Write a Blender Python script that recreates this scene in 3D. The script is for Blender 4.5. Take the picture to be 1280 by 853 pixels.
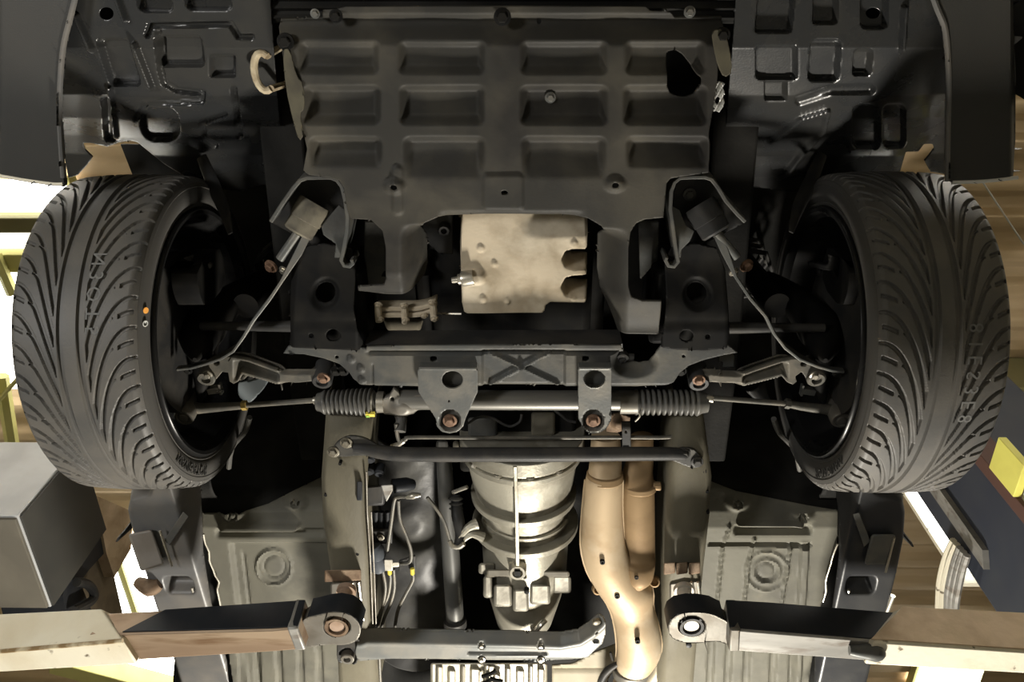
import bpy, bmesh, math, random
import numpy as np
for o in list(bpy.data.objects): bpy.data.objects.remove(o, do_unlink=True)
random.seed(4); RNG = np.random.default_rng(4)
SC = bpy.context.scene; COL = SC.collection

# ------------------------------------------------------------------ camera
# car frame: x across, y towards the rear of the car, z up, z = 0 at the lowest point of the tyres
LIFT = 2.123                                  # height of the tyres above the workshop floor
F = 1031.0
CAM = np.array([.0450, -.7555, -1.1745])      # camera in the car frame
TH, PS, RO = .48, -.0500, -.0450
_d = np.array([math.sin(PS)*math.sin(TH), math.cos(PS)*math.sin(TH), math.cos(TH)])
_r = np.array([math.cos(PS), -math.sin(PS), 0.]); _n = np.cross(_d, _r)
CR = math.cos(RO)*_r + math.sin(RO)*_n; CN = -math.sin(RO)*_r + math.cos(RO)*_n; CD = _d
from mathutils import Matrix, Vector
cd = bpy.data.cameras.new('camera'); cam = bpy.data.objects.new('camera', cd); COL.objects.link(cam)
cd.sensor_width = 36; cd.lens = F/1280*36; cd.clip_start = .02; cd.clip_end = 60
m = Matrix.Identity(4)
for i in range(3):
    m[i][0] = CR[i]; m[i][1] = -CN[i]; m[i][2] = -CD[i]; m[i][3] = CAM[i] + (LIFT if i == 2 else 0)
cam.matrix_world = m; SC.camera = cam
# ------------------------------------------------------------------ light and exposure
SC.view_settings.view_transform = 'Standard'; SC.view_settings.look = 'None'
SC.view_settings.exposure = 0.0; SC.view_settings.gamma = 1
w = bpy.data.worlds.new('world'); SC.world = w; w.use_nodes = True
w.node_tree.nodes['Background'].inputs[0].default_value = (.9, .95, 1, 1)
w.node_tree.nodes['Background'].inputs[1].default_value = .02
def lamp(name, loc, target, size, power, col=(1, .93, .80), kind='AREA', sy=None):
    l = bpy.data.lights.new(name, kind); l.energy = power; l.color = col
    if kind == 'AREA':
        l.size = size
        if sy: l.shape = 'RECTANGLE'; l.size_y = sy
    else: l.shadow_soft_size = size
    o = bpy.data.objects.new(name, l); COL.objects.link(o); o.location = loc
    o.rotation_euler = (Vector(target)-Vector(loc)).to_track_quat('-Z', 'Y').to_euler(); return o
lamp('work_light', (.38, 2.15, 1.18), (0., .30, 2.3), .30, 128, (1, .94, .83))                  # inspection lamp behind the camera's view
sp = lamp('left_fill_spot', (-1.75, -1.3, .5), (-1.0, -.2, 2.2), .25, 150, (1, .98, .94), 'SPOT')     # added spot without a visible source, brightens the left arm, bumper and tyre
sp.data.spot_size = math.radians(62); sp.data.spot_blend = .7

# ------------------------------------------------------------------ ray helpers (image point -> point on a plane of the car frame)
def ray(px, py):
    px = np.asarray(px, float); py = np.asarray(py, float)
    return ((px-640)/F)[..., None]*CR + ((py-426.5)/F)[..., None]*CN + CD
def at(px, py, z):
    v = ray(px, py); return CAM + v*((np.asarray(z)-CAM[2])/v[..., 2])[..., None]
def aty(px, py, y):
    v = ray(px, py); return CAM + v*((y-CAM[1])/v[..., 1])[..., None]
def atx(px, py, x):
    v = ray(px, py); return CAM + v*((x-CAM[0])/v[..., 0])[..., None]
def mpp(px, py, z):                           # metres per pixel there
    return float((at(px, py, z)-CAM) @ CD)/F

# ------------------------------------------------------------------ mesh builder
class M:
    def __init__(s): s.v = []; s.f = []; s.n = 0
    def add(s, v, f):
        v = np.asarray(v, float).reshape(-1, 3); s.v.append(v); k = s.n
        s.f += [tuple(int(i)+k for i in q) for q in f]; s.n += len(v); return s
    def mirror(s):
        for a in s.v: a[:, 0] *= -1
        s.f = [q[::-1] for q in s.f]; return s
    def box(s, lo, hi):
        lo = np.array(lo, float); hi = np.array(hi, float); c = (lo+hi)/2; h = (hi-lo)/2
        return s.obox(c, (h[0], 0, 0), (0, h[1], 0), (0, 0, h[2]))
    def obox(s, c, a, b, d):
        c, a, b, d = [np.array(q, float) for q in (c, a, b, d)]
        v = [c+i*a+j*b+k*d for k in (-1, 1) for j in (-1, 1) for i in (-1, 1)]
        return s.add(v, [(0, 2, 3, 1), (4, 5, 7, 6), (0, 1, 5, 4), (2, 6, 7, 3), (0, 4, 6, 2), (1, 3, 7, 5)])
    def hexa(s, v): return s.add(v, [(0, 1, 2, 3), (7, 6, 5, 4), (0, 4, 5, 1), (1, 5, 6, 2), (2, 6, 7, 3), (3, 7, 4, 0)])
    def loft(s, rings, caps=True, closed=True):
        n = len(rings[0]); v = np.concatenate([np.asarray(r, float) for r in rings]); f = []
        for i in range(len(rings)-1):
            for j in range(n if closed else n-1):
                a, b = i*n+j, i*n+(j+1) % n; f.append((a, b, b+n, a+n))
        if caps and closed: f += [tuple(range(n))[::-1], tuple(range((len(rings)-1)*n, len(rings)*n))]
        return s.add(v, f)
    def tube(s, pts, r, seg=12, sub=0, caps=True, flat=1.0, up=None):
        P = np.asarray(pts, float); R = np.full(len(P), r, float) if np.isscalar(r) else np.asarray(r, float)
        if sub:
            Q = []; S = []; n = len(P)
            for i in range(n-1):
                p0, p1, p2, p3 = P[max(i-1, 0)], P[i], P[i+1], P[min(i+2, n-1)]
                for k in range(sub):
                    t = k/sub; Q.append(.5*(2*p1+(p2-p0)*t+(2*p0-5*p1+4*p2-p3)*t*t+(3*p1-p0-3*p2+p3)*t**3)); S.append(R[i]*(1-t)+R[i+1]*t)
            Q.append(P[-1]); S.append(R[-1]); P = np.array(Q); R = np.array(S)
        T = np.gradient(P, axis=0); T /= np.linalg.norm(T, axis=1)[:, None]+1e-12
        u = np.array(up, float) if up is not None else (np.array([0, 0, 1.]) if abs(T[0][2]) < .9 else np.array([1., 0, 0]))
        rings = []
        for p, t, rr in zip(P, T, R):
            u = u-(u@t)*t; u /= np.linalg.norm(u)+1e-12; b = np.cross(t, u)
            a = np.linspace(0, 2*np.pi, seg, endpoint=False)
            rings.append(p+rr*(np.cos(a)[:, None]*u*flat+np.sin(a)[:, None]*b))
        return s.loft(rings, caps)
    def lathe(s, o, ax, prof, seg=24, caps=True):
        o = np.array(o, float); ax = np.array(ax, float); ax /= np.linalg.norm(ax)
        u = np.array([0, 0, 1.]) if abs(ax[2]) < .9 else np.array([1., 0, 0]); u = u-(u@ax)*ax; u /= np.linalg.norm(u); b = np.cross(ax, u)
        a = np.linspace(0, 2*np.pi, seg, endpoint=False); ring = np.cos(a)[:, None]*u+np.sin(a)[:, None]*b
        return s.loft([o+ax*d+ring*max(r, 1e-4) for d, r in prof], caps)
    def sheet(s, outline, holes=(), z=.2, h=None, cell=2.0, sm=0, place=None, xf=None):
        """pressed sheet: a fine grid inside an outline, heights from h(u, v) in metres"""
        def ch(p):
            p = np.asarray(p, float)
            for _ in range(sm):
                q = np.roll(p, -1, 0); p = np.stack([.75*p+.25*q, .25*p+.75*q], 1).reshape(-1, 2)
            return p
        O = ch(outline); H = [np.asarray(q, float) for q in holes]
        lo = O.min(0)-cell; hi = O.max(0)+cell
        nx = int((hi[0]-lo[0])/cell)+2; ny = int((hi[1]-lo[1])/cell)+2
        gx, gy = np.meshgrid(lo[0]+np.arange(nx)*cell, lo[1]+np.arange(ny)*cell); G = np.stack([gx.ravel(), gy.ravel()], 1)
        d, c = sdf(G, O)
        for q in H:
            dh, chp = sdf(G, q); k = -dh > d; d = np.where(k, -dh, d); c = np.where(k[:, None], chp, c)
        snap = (d > 0) & (d < cell*1.05); inn = (d > -cell*.35) & (d <= 0)
        Gs = G.copy(); Gs[snap | inn] = c[snap | inn]
        ok = (d < cell*1.05).reshape(ny, nx); I = np.arange(nx*ny).reshape(ny, nx)
        m_ = ok[:-1, :-1] & ok[1:, :-1] & ok[:-1, 1:] & ok[1:, 1:]
        D = d.reshape(ny, nx); m_ &= (D[:-1, :-1]+D[1:, :-1]+D[:-1, 1:]+D[1:, 1:])/4 < cell*.30
        q = np.stack([I[:-1, :-1][m_], I[1:, :-1][m_], I[1:, 1:][m_], I[:-1, 1:][m_]], 1)
        used = np.unique(q); mp = -np.ones(nx*ny, int); mp[used] = np.arange(len(used)); q = mp[q]
        u, v = Gs[used, 0], Gs[used, 1]
        dz = h(u, v) if h else np.zeros(len(u))
        if xf is not None: V = xf(u, v, dz)
        elif place is not None: V = place(u, v); V[:, 2] += dz
        else:
            zz = z(u, v) if callable(z) else np.full(len(u), float(z)); V = at(u, v, zz); V[:, 2] += dz
        return s.add(V, q.tolist())
def sdf(P, O):
    O = np.asarray(O, float); A = O; B = np.roll(O, -1, 0); N = len(P)
    best = np.full(N, 1e18); cp = np.zeros((N, 2)); ins = np.zeros(N, bool)
    for a, b in zip(A, B):
        e = b-a; L = e@e
        if L < 1e-12: continue
        t = np.clip(((P-a)@e)/L, 0, 1); q = a+t[:, None]*e; dd = ((P-q)**2).sum(1); k = dd < best
        best[k] = dd[k]; cp[k] = q[k]
        cr = (a[1] > P[:, 1]) != (b[1] > P[:, 1])
        with np.errstate(divide='ignore', invalid='ignore'):
            xi = (b[0]-a[0])*(P[:, 1]-a[1])/(b[1]-a[1])+a[0]
        ins ^= cr & (P[:, 0] < xi)
    d = np.sqrt(best); return np.where(ins, -d, d), cp
def sst(x, a, b):
    t = np.clip((x-a)/(b-a), 0, 1); return t*t*(3-2*t)
def rrect(u, v, x0, y0, x1, y1, r, sk=0.):    # signed distance to a rounded rectangle (sheared by sk)
    u = u-sk*(v-(y0+y1)/2)
    qx = np.abs(u-(x0+x1)/2)-(x1-x0)/2+r; qy = np.abs(v-(y0+y1)/2)-(y1-y0)/2+r
    return np.hypot(np.maximum(qx, 0), np.maximum(qy, 0))+np.minimum(np.maximum(qx, qy), 0)-r
def pld(u, v, pts):                           # distance to a polyline
    b = np.full(np.shape(u), 1e9)
    for (ax, ay), (bx, by) in zip(pts[:-1], pts[1:]):
        ex, ey = bx-ax, by-ay; t = np.clip(((u-ax)*ex+(v-ay)*ey)/(ex*ex+ey*ey), 0, 1); b = np.minimum(b, np.hypot(u-ax-t*ex, v-ay-t*ey))
    return b
def circ(cx, cy, rx, ry=None, n=24):
    a = np.linspace(0, 2*np.pi, n, endpoint=False); return np.stack([cx+rx*np.cos(a), cy+(ry or rx)*np.sin(a)], 1)

ORG = {}
def build(name, mm, mat, parent=None, label=None, solid=0., bev=0., sharp=35, fix=True, smooth=True, kind=None, off=-1., origin=None):
    V = np.concatenate(mm.v); lo, hi = V.min(0), V.max(0); c = np.array(origin, float) if origin is not None else np.array([(lo[0]+hi[0])/2, (lo[1]+hi[1])/2, lo[2]])
    me = bpy.data.meshes.new(name); me.from_pydata((V-c).tolist(), [], mm.f); me.update()
    if fix:
        b = bmesh.new(); b.from_mesh(me); bmesh.ops.recalc_face_normals(b, faces=b.faces); b.to_mesh(me); b.free()
    if smooth:
        for p in me.polygons: p.use_smooth = True
        me.set_sharp_from_angle(angle=math.radians(sharp))
    o = bpy.data.objects.new(name, me); COL.objects.link(o); me.materials.append(mat)
    if solid:
        q = o.modifiers.new('solid', 'SOLIDIFY'); q.thickness = solid; q.offset = off
    if bev:
        q = o.modifiers.new('bevel', 'BEVEL'); q.width = bev; q.segments = 2; q.limit_method = 'ANGLE'; q.angle_limit = math.radians(40)
    po = ORG.get(parent.name, np.zeros(3)) if parent else np.array([0, 0, -LIFT])
    o.location = c-po
    if parent: o.parent = parent
    ORG[o.name] = c
    if label: o['label'] = label
    if kind: o['kind'] = kind
    return o
def tag(o, label=None, cat=None, group=None, kind=None):
    for k, q in (('label', label), ('category', cat), ('group', group), ('kind', kind)):
        if q: o[k] = q
    return o
def empty(name, p, label, cat, group=None):
    o = bpy.data.objects.new(name, None); COL.objects.link(o); o.location = np.array(p, float)+np.array([0, 0, LIFT]); o.empty_display_size = .1
    ORG[o.name] = np.array(p, float); return tag(o, label, cat, group)

# ------------------------------------------------------------------ materials
def mat(name, base, rough=.6, metal=0., c2=None, amt=.5, scale=18., lo=.42, hi=.62, bump=.0, bscale=90., c3=None, s3=5., rvar=.12, aniso=None, spec=.14, t3=(.52, .66)):
    q = bpy.data.materials.new(name); q.use_nodes = True; nt = q.node_tree; N = nt.nodes; L = nt.links; bs = N['Principled BSDF']
    bs.inputs['Base Color'].default_value = (*base, 1); bs.inputs['Roughness'].default_value = rough; bs.inputs['Metallic'].default_value = metal
    bs.inputs['Specular IOR Level'].default_value = spec
    tc = N.new('ShaderNodeTexCoord'); mp = N.new('ShaderNodeMapping'); L.new(tc.outputs['Object'], mp.inputs[0])
    if aniso: mp.inputs['Scale'].default_value = aniso
    col = None
    def noise(sc, det=6, dist=0.):
        n = N.new('ShaderNodeTexNoise'); n.inputs['Scale'].default_value = sc; n.inputs['Detail'].default_value = det; n.inputs['Distortion'].default_value = dist; L.new(mp.outputs[0], n.inputs['Vector']); return n
    def ramp(src, a, b):
        r = N.new('ShaderNodeMapRange'); r.inputs[1].default_value = a; r.inputs[2].default_value = b; L.new(src, r.inputs[0]); return r.outputs[0]
    def mixc(fac, a, b, k):
        x = N.new('ShaderNodeMix'); x.data_type = 'RGBA'
        mu = N.new('ShaderNodeMath'); mu.operation = 'MULTIPLY'; mu.inputs[1].default_value = k; L.new(fac, mu.inputs[0]); L.new(mu.outputs[0], x.inputs[0])
        if isinstance(a, tuple): x.inputs[6].default_value = (*a, 1)
        else: L.new(a, x.inputs[6])
        x.inputs[7].default_value = (*b, 1); return x.outputs[2]
    n1 = noise(scale, 7, .3)
    if c2: col = mixc(ramp(n1.outputs[0], lo, hi), base, c2, amt)
    if c3: col = mixc(ramp(noise(s3, 5).outputs[0], t3[0], t3[1]), col if col else base, c3, .9)
    if col: L.new(col, bs.inputs['Base Color'])
    if rvar:
        r = N.new('ShaderNodeMapRange'); r.inputs[3].default_value = max(.05, rough-rvar); r.inputs[4].default_value = min(1, rough+rvar); L.new(n1.outputs[0], r.inputs[0]); L.new(r.outputs[0], bs.inputs['Roughness'])
    if bump:
        b = N.new('ShaderNodeBump'); b.inputs['Strength'].default_value = bump; b.inputs['Distance'].default_value = .002; L.new(noise(bscale, 3).outputs[0], b.inputs['Height']); L.new(b.outputs[0], bs.inputs['Normal'])
    return q
def emit(name, col, s):
    q = bpy.data.materials.new(name); q.use_nodes = True; bs = q.node_tree.nodes['Principled BSDF']
    bs.inputs['Base Color'].default_value = (.8, .8, .8, 1); bs.inputs['Emission Color'].default_value = (*col, 1); bs.inputs['Emission Strength'].default_value = s; return q
RUB = mat('tyre_rubber', (.070, .068, .064), .58, c2=(.115, .105, .09), spec=.5, amt=.6, scale=9, bump=.12, bscale=300)
SWR = mat('sidewall_rubber', (.08, .078, .074), .55, c2=(.08, .075, .068), amt=.6, scale=14)
INK = mat('tread_ink', (.16, .16, .155), .7)
PLA = mat('black_plastic', (.022, .023, .024), .28, spec=.5, c2=(.032, .031, .028), amt=.7, scale=10, bump=.1, bscale=260, rvar=.08)
BUM = mat('bumper_plastic', (.036, .036, .034), .5, spec=.25, c2=(.042, .040, .036), amt=.6, scale=6, bump=.15, bscale=420)
TRA = mat('dusty_tray', (.032, .031, .028), .58, c2=(.070, .064, .051), amt=.75, scale=7, c3=(.020, .019, .018), s3=4, bump=.12, bscale=220)
TRL = mat('tray_leg_plastic', (.075, .078, .078), .5, c2=(.11, .105, .09), amt=.7, scale=8, bump=.1, bscale=220)
STL = mat('black_steel', (.028, .028, .028), .5, c2=(.055, .051, .045), amt=.7, scale=16, bump=.12, bscale=160)
DRK = mat('dark_steel', (.008, .008, .008), .6, spec=.06, c2=(.016, .015, .013), amt=.7, scale=20)
SUB = mat('subframe_steel', (.060, .062, .060), .5, c2=(.105, .098, .082), amt=.8, scale=13, c3=(.04, .04, .039), s3=8, bump=.2, bscale=140)
GRY = mat('grey_steel', (.10, .103, .10), .45, .3, c2=(.16, .15, .13), amt=.7, scale=17, bump=.15, bscale=150)
ARM = mat('arm_steel', (.085, .082, .072), .5, .2, c2=(.15, .135, .11), amt=.7, scale=26, bump=.15, bscale=180)
ALU = mat('cast_aluminium', (.30, .285, .235), .46, .45, c2=(.17, .155, .12), amt=.8, scale=9, bump=.25, bscale=120, c3=(.40, .38, .32), s3=14)
PAN = mat('dusty_oil_pan', (.42, .36, .27), .72, c2=(.24, .195, .13), amt=.75, scale=14, c3=(.52, .46, .36), s3=9, bump=.3, bscale=110)
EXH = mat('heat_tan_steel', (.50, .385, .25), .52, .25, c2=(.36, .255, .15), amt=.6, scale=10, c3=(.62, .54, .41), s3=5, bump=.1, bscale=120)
EXD = mat('heat_brown_steel', (.27, .185, .10), .55, .25, c2=(.18, .12, .065), amt=.6, scale=12, bump=.1, bscale=120)
UND = mat('underseal', (.135, .130, .105), .62, c2=(.085, .082, .07), amt=.8, scale=5, c3=(.15, .143, .115), s3=7, bump=.2, bscale=90)
RAIL = mat('rail_underseal', (.135, .123, .090), .6, c2=(.085, .077, .056), amt=.8, scale=6, bump=.3, bscale=150, aniso=(1, .5, 1))
BOD = mat('dark_underbody', (.011, .011, .0105), .6, spec=.04, c2=(.028, .027, .025), amt=.7, scale=6, bump=.3, bscale=140)
TUN = mat('tunnel_shield', (.06, .06, .06), .5, .2, c2=(.09, .088, .08), amt=.8, scale=7, bump=.5, bscale=50)
SIL = mat('sill_panel', (.10, .10, .10), .42, spec=.4, c2=(.17, .155, .135), amt=.6, scale=8, bump=.1)
GPL = mat('grey_panel', (.22, .205, .19), .45, spec=.4, c2=(.15, .13, .11), amt=.7, scale=10)
RUS = mat('rusty_steel', (.16, .11, .072), .68, .2, c2=(.08, .05, .034), amt=.8, scale=22, c3=(.23, .17, .115), s3=11, bump=.4, bscale=140)
BOLT = mat('bolt_steel', (.20, .185, .15), .45, .5, c2=(.10, .085, .06), amt=.6, scale=60)
RBO = mat('rusty_bolt', (.20, .125, .085), .6, .2, c2=(.10, .06, .04), amt=.7, scale=70)
CHR = mat('bright_steel', (.55, .52, .45), .3, .8, c2=(.35, .32, .26), amt=.6, scale=40)
BOO = mat('boot_rubber', (.085, .083, .078), .42, spec=.4, c2=(.12, .115, .10), amt=.6, scale=30)
CRM = mat('cream_paint', (.66, .62, .50), .5, c2=(.50, .42, .28), amt=.5, scale=6, lo=.5, hi=.75, c3=(.10, .075, .045), s3=26, t3=(.645, .70), bump=.35, bscale=60)
TANP = mat('tan_dirty_paint', (.60, .47, .33), .6, c2=(.30, .21, .125), amt=.8, scale=7, c3=(.50, .39, .26), s3=12, bump=.3, bscale=70)
BLK = mat('black_paint', (.016, .018, .022), .5, c2=(.028, .028, .03), amt=.6, scale=14, bump=.1)
BRN = mat('rubbed_brown_steel', (.24, .17, .115), .5, .3, c2=(.34, .26, .18), amt=.8, scale=5, c3=(.15, .09, .05), s3=10, aniso=(.4, 3, 1))
WGR = mat('worn_grey_steel', (.22, .215, .20), .5, .3, c2=(.36, .35, .325), amt=.8, scale=7, c3=(.16, .14, .12), s3=22, aniso=(.5, 2, 1))
PADS = mat('pad_steel', (.17, .16, .14), .5, .4, c2=(.11, .095, .075), amt=.7, scale=16, bump=.1)
BRSH = mat('brass', (.55, .40, .13), .4, .6)
YEL = mat('yellow_mark', (.75, .62, .10), .5)
GRN = mat('green_mark', (.25, .42, .08), .5)
ORA = mat('orange_dot', (.85, .38, .08), .6)
WHM = mat('white_mark', (.55, .56, .54), .6)
GARN = mat('galvanised_clip', (.62, .62, .60), .4, .3)
ROOF = mat('roof_sheet', (.62, .48, .31), .6, c2=(.48, .36, .22), amt=.8, scale=1.5, aniso=(1, 5, 1))
BEAM = mat('yellow_green_beam', (.50, .47, .18), .55, c2=(.38, .35, .13), amt=.7, scale=3)
OLIV = mat('olive_wall', (.17, .155, .075), .7, c2=(.13, .12, .06), amt=.7, scale=3)
COLM = mat('column_paint', (.035, .04, .055), .5, c2=(.05, .055, .065), amt=.7, scale=4)
COLG = mat('column_grey_paint', (.52, .53, .535), .5, c2=(.42, .425, .43), amt=.8, scale=5)
CONC = mat('concrete', (.25, .245, .225), .7, c2=(.17, .165, .15), amt=.8, scale=2, bump=.2, bscale=30)
WALL = mat('wall_paint', (.45, .42, .33), .8, c2=(.36, .33, .26), amt=.6, scale=1.2)
HAZ = mat('hazard_yellow', (.72, .68, .16), .5, c2=(.6, .55, .13), amt=.6, scale=8)
MAR = mat('maroon_trim', (.10, .055, .045), .6)
LITE = emit('fluorescent_glow', (1, .98, .90), 8)
FILL = emit('added_strip_glow', (1, .97, .88), 30)  # glow of the two added strips off the front corners
SKYL = emit('skylight_glow', (1, .94, .72), 5)

# shared bolts -----------------------------------------------------
_B = {}
def bolt(parent, p, ax, r=.008, material=None, name='bolt', label=None):
    material = material or BOLT; key = (round(r, 4), tuple(np.round(ax, 2)), material.name)
    p = np.array(p, float); ax = np.array(ax, float)/np.linalg.norm(ax)
    if key not in _B:
        q = M(); q.lathe((0, 0, 0), ax, [(-r*.2, r*1.5), (r*.25, r*1.5), (r*.3, r*1.35)], 16)
        q.lathe((0, 0, 0), ax, [(r*.2, r), (r*.95, r), (r*1.1, r*.8)], 6)
        o = build(name, q, material, parent, label, sharp=25, origin=(0, 0, 0)); _B[key] = o.data
    else:
        o = bpy.data.objects.new(name, _B[key]); COL.objects.link(o); o.parent = parent
        if label: o['label'] = label
    ORG[o.name] = p; o.location = p-ORG[parent.name]; return o

# ================================================================== THE SETTING: the workshop hall
FZ0 = -LIFT; RZ = 2.88                         # floor and roof heights in the car frame
XW, YF, YB = 4.3, -4.5, 7.5
def struct(name, q, mt, **k): return tag(build(name, q, mt, **k), kind='structure')
q = M(); q.box((-XW, YF, FZ0-.1), (XW, YB, FZ0)); struct('floor', q, CONC)
for nm, lo, hi in (('wall_left', (-XW-.1, YF, FZ0), (-XW, YB, RZ+.1)), ('wall_right', (XW, YF, FZ0), (XW+.1, YB, RZ+.1)), ('wall_front', (-XW-.1, YF-.1, FZ0), (XW+.1, YF, RZ+.1)), ('wall_back', (-XW-.1, YB, FZ0), (XW+.1, YB+.1, RZ+.1))):
    q = M(); q.box(lo, hi); struct(nm, q, WALL)
# corrugated roof sheets, ribs running across the hall
q = M(); ys = np.arange(YF, YB+.001, .02); ph = (ys/.19) % 1
rz = RZ+.030*(np.clip(np.abs(ph-.5)*6-.9, 0, 1)); rings = [[(-XW, y, z), (-1.0, y, z), (1.0, y, z), (XW, y, z)] for y, z in zip(ys, rz)]
q.loft(rings, caps=False, closed=False); struct('ceiling', q, ROOF, solid=.004, fix=False)
# purlins and beams under the roof
def beam(name, lo, hi, mt, label, cat='beam'): q = M(); q.box(lo, hi); o = build(name, q, mt, bev=.006); return tag(o, label, cat)
beam('roof_beam', (-4.28, .585, 2.74), (-1.9, .665, 2.875), OLIV, 'brown green roof beam between the two bright strip lamps beside the left tyre', 'roof beam')
beam('roof_beam', (-4.28, .775, 2.72), (-1.9, .875, 2.875), BEAM, 'yellow green roof beam just below the strip lamps beside the left tyre', 'roof beam')
beam('roof_beam', (2.5, 1.45, 2.55), (4.28, 2.45, 2.875), OLIV, 'wide olive roof duct beyond the right tyre edge', 'roof duct')
a, b = at(80, 840, 2.62), at(200, 872, 2.62); q = M(); n = np.array([b[1]-a[1], a[0]-b[0], 0]); n /= np.linalg.norm(n); q.loft([[p-n*.06, p+n*.06, p+n*.06+np.array([0, 0, .14]), p-n*.06+np.array([0, 0, .14])] for p in (a-(b-a)*.15, b+(b-a)*.6)])
tag(build('roof_brace', q, BEAM, bev=.006), 'yellow green diagonal brace under the left lift arm', 'roof brace')
# lamps and skylights
def light_box(name, lo, hi, label, cat, mt, frame=None, vert=False):
    t = empty(name, ((lo[0]+hi[0])/2, (lo[1]+hi[1])/2, hi[2]), label, cat)
    q = M(); q.box(lo, hi); build('glowing_panel', q, mt, t)
    lo, hi = np.array(lo), np.array(hi); q = M()
    q.box((lo[0]-.02, lo[1]-.02, lo[2]+.02), (lo[0], hi[1]+.02, hi[2]+.03)); build('frame_bar', q, BEAM if frame is None else frame, t)
    q = M(); q.box((hi[0], lo[1]-.02, lo[2]+.02), (hi[0]+.02, hi[1]+.02, hi[2]+.03)); build('frame_bar', q, BEAM if frame is None else frame, t)
    return t
light_box('light_strip', (-3.4, .415, 2.78), (-2.28, .565, 2.84), 'wide white strip lamp glowing above the left tyre top', 'lamp', LITE)
light_box('light_strip', (-3.4, .675, 2.79), (-2.3, .765, 2.84), 'narrow warm strip lamp between two roof beams by the left tyre', 'lamp', SKYL)
light_box('skylight', (-4.0, .90, 2.80), (-2.25, 1.62, 2.86), 'large white skylight panel left of the left tyre', 'skylight', LITE)
light_box('skylight', (-3.0, 2.72, 2.80), (-2.2, 5.0, 2.86), 'bright skylight panel seen past the left sill', 'skylight', LITE)
light_box('light_strip', (1.7, -1.7, 2.78), (3.5, -1.35, 2.84), 'added glowing strip under the roof, unseen, off the right front corner of the car', 'lamp', FILL)  # unseen strip, added to brighten the right arm's front face
light_box('light_strip', (-3.5, -1.7, 2.78), (-1.7, -1.35, 2.84), 'added glowing strip under the roof, unseen, off the left front corner of the car', 'lamp', FILL)  # unseen strip, added to brighten the left arm's front face
light_box('skylight', (2.68, 3.6, 2.80), (3.10, 5.2, 2.86), 'bright skylight panel seen below the right lift arm', 'skylight', LITE)
q = M(); q.tube([at(-6, 318, 2.7), at(16, 368, 2.7)], .03, 6); tag(build('skylight_bar', q, BEAM), 'pale diagonal bar crossing the large skylight', 'bar')
q = M(); q.tube([at(147, 700, 2.77), at(172, 775, 2.77)], .022, 6)
tag(build('conduit', q, BEAM), 'yellow conduit crossing the skylight by the left sill', 'conduit')
for x, y, x2, y2, r, lab in ((2, 470, 16, 560, .035, 'upright yellow post at the left edge, behind the tyre'), (-8, 508, 22, 474, .012, 'slanting yellow rail at the left edge, behind the tyre')):
    q = M(); q.tube([at(x, y, 2.55 if r > .03 else 2.44), at(x2, y2, 2.55 if r > .03 else 2.44)], r, 6); tag(build('yellow_bar', q, BEAM), lab, 'bar')
q = M(); q.tube([at(1226, 224, 2.5), at(1300, 336, 2.5)], .004, 6); tag(build('hanging_cable', q, WHM), 'thin white cable slanting past the right bumper corner', 'cable')
# right lift column with its hazard plate
col = empty('lift_column', (1.68, 1.0, FZ0), 'dark blue lift column beside the right tyre with a yellow hazard plate', 'lift column')
q = M(); q.box((1.52, .86, FZ0), (1.9, 1.235, 2.6)); build('column_body', q, COLM, col, bev=.012)
q = M(); q.box((1.505, .715, .855), (1.53, .832, 1.005)); build('hazard_plate', q, HAZ, col, 'yellow hazard plate', bev=.002)
q = M(); q.box((1.515, .835, FZ0), (1.60, .88, 2.6)); build('edge_trim', q, MAR, col, 'maroon edge trim', bev=.002)
q = M(); q.box((1.53, .70, FZ0), (1.9, .86, .855)); build('column_flange', q, COLG, col, 'grey flange', bev=.004)
q = M(); q.hexa([(1.50, 1.085, .905), (1.50, 1.135, .87), (1.50, 1.135, 2.0), (1.50, 1.085, 2.0), (1.525, 1.085, .905), (1.525, 1.135, .87), (1.525, 1.135, 2.0), (1.525, 1.085, 2.0)]); build('pale_strip', q, WGR, col, 'pale vertical strip')
lt = empty('wall_lamp', (1.6, 1.28, 1.05), 'tall white lamp glowing behind the right lift column', 'lamp')
q = M(); q.box((1.56, 1.255, 1.075), (1.62, 1.335, 2.5)); build('glowing_panel', q, LITE, lt)
for y in (1.248, 1.345): q = M(); q.box((1.55, y-.008, 1.02), (1.63, y+.008, 2.5)); build('frame_bar', q, CRM, lt)
# ribbed guard hanging on the column
g = empty('ribbed_guard', (1.5, 1.3, .85), 'curved grey ribbed guard between the right lamp and the dark column', 'guard')
for k in range(5):
    x0 = [(1192+k*4.2-.0*k, 676+k*4.6), (1184+k*4.6, 692+k*6), (1178+k*5, 712+k*6), (1174+k*5.2, 735+k*5), (1173+k*5.5, 770)]
    q = M(); q.tube([atx(x, y, 1.49-k*.004) for x, y in x0], .012, 8, 3); build('guard_rib', q, CRM if k < 2 else WGR, g)
q = M(); q.loft([[atx(x, y, 1.515), atx(x2, y2, 1.515), atx(x2, y2, 1.535), atx(x, y, 1.535)] for x, y, x2, y2 in ((1193, 672, 1206, 698), (1182, 695, 1203, 710), (1176, 720, 1196, 735), (1172, 775, 1196, 775))]); build('guard_back', q, COLG, g)
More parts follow.
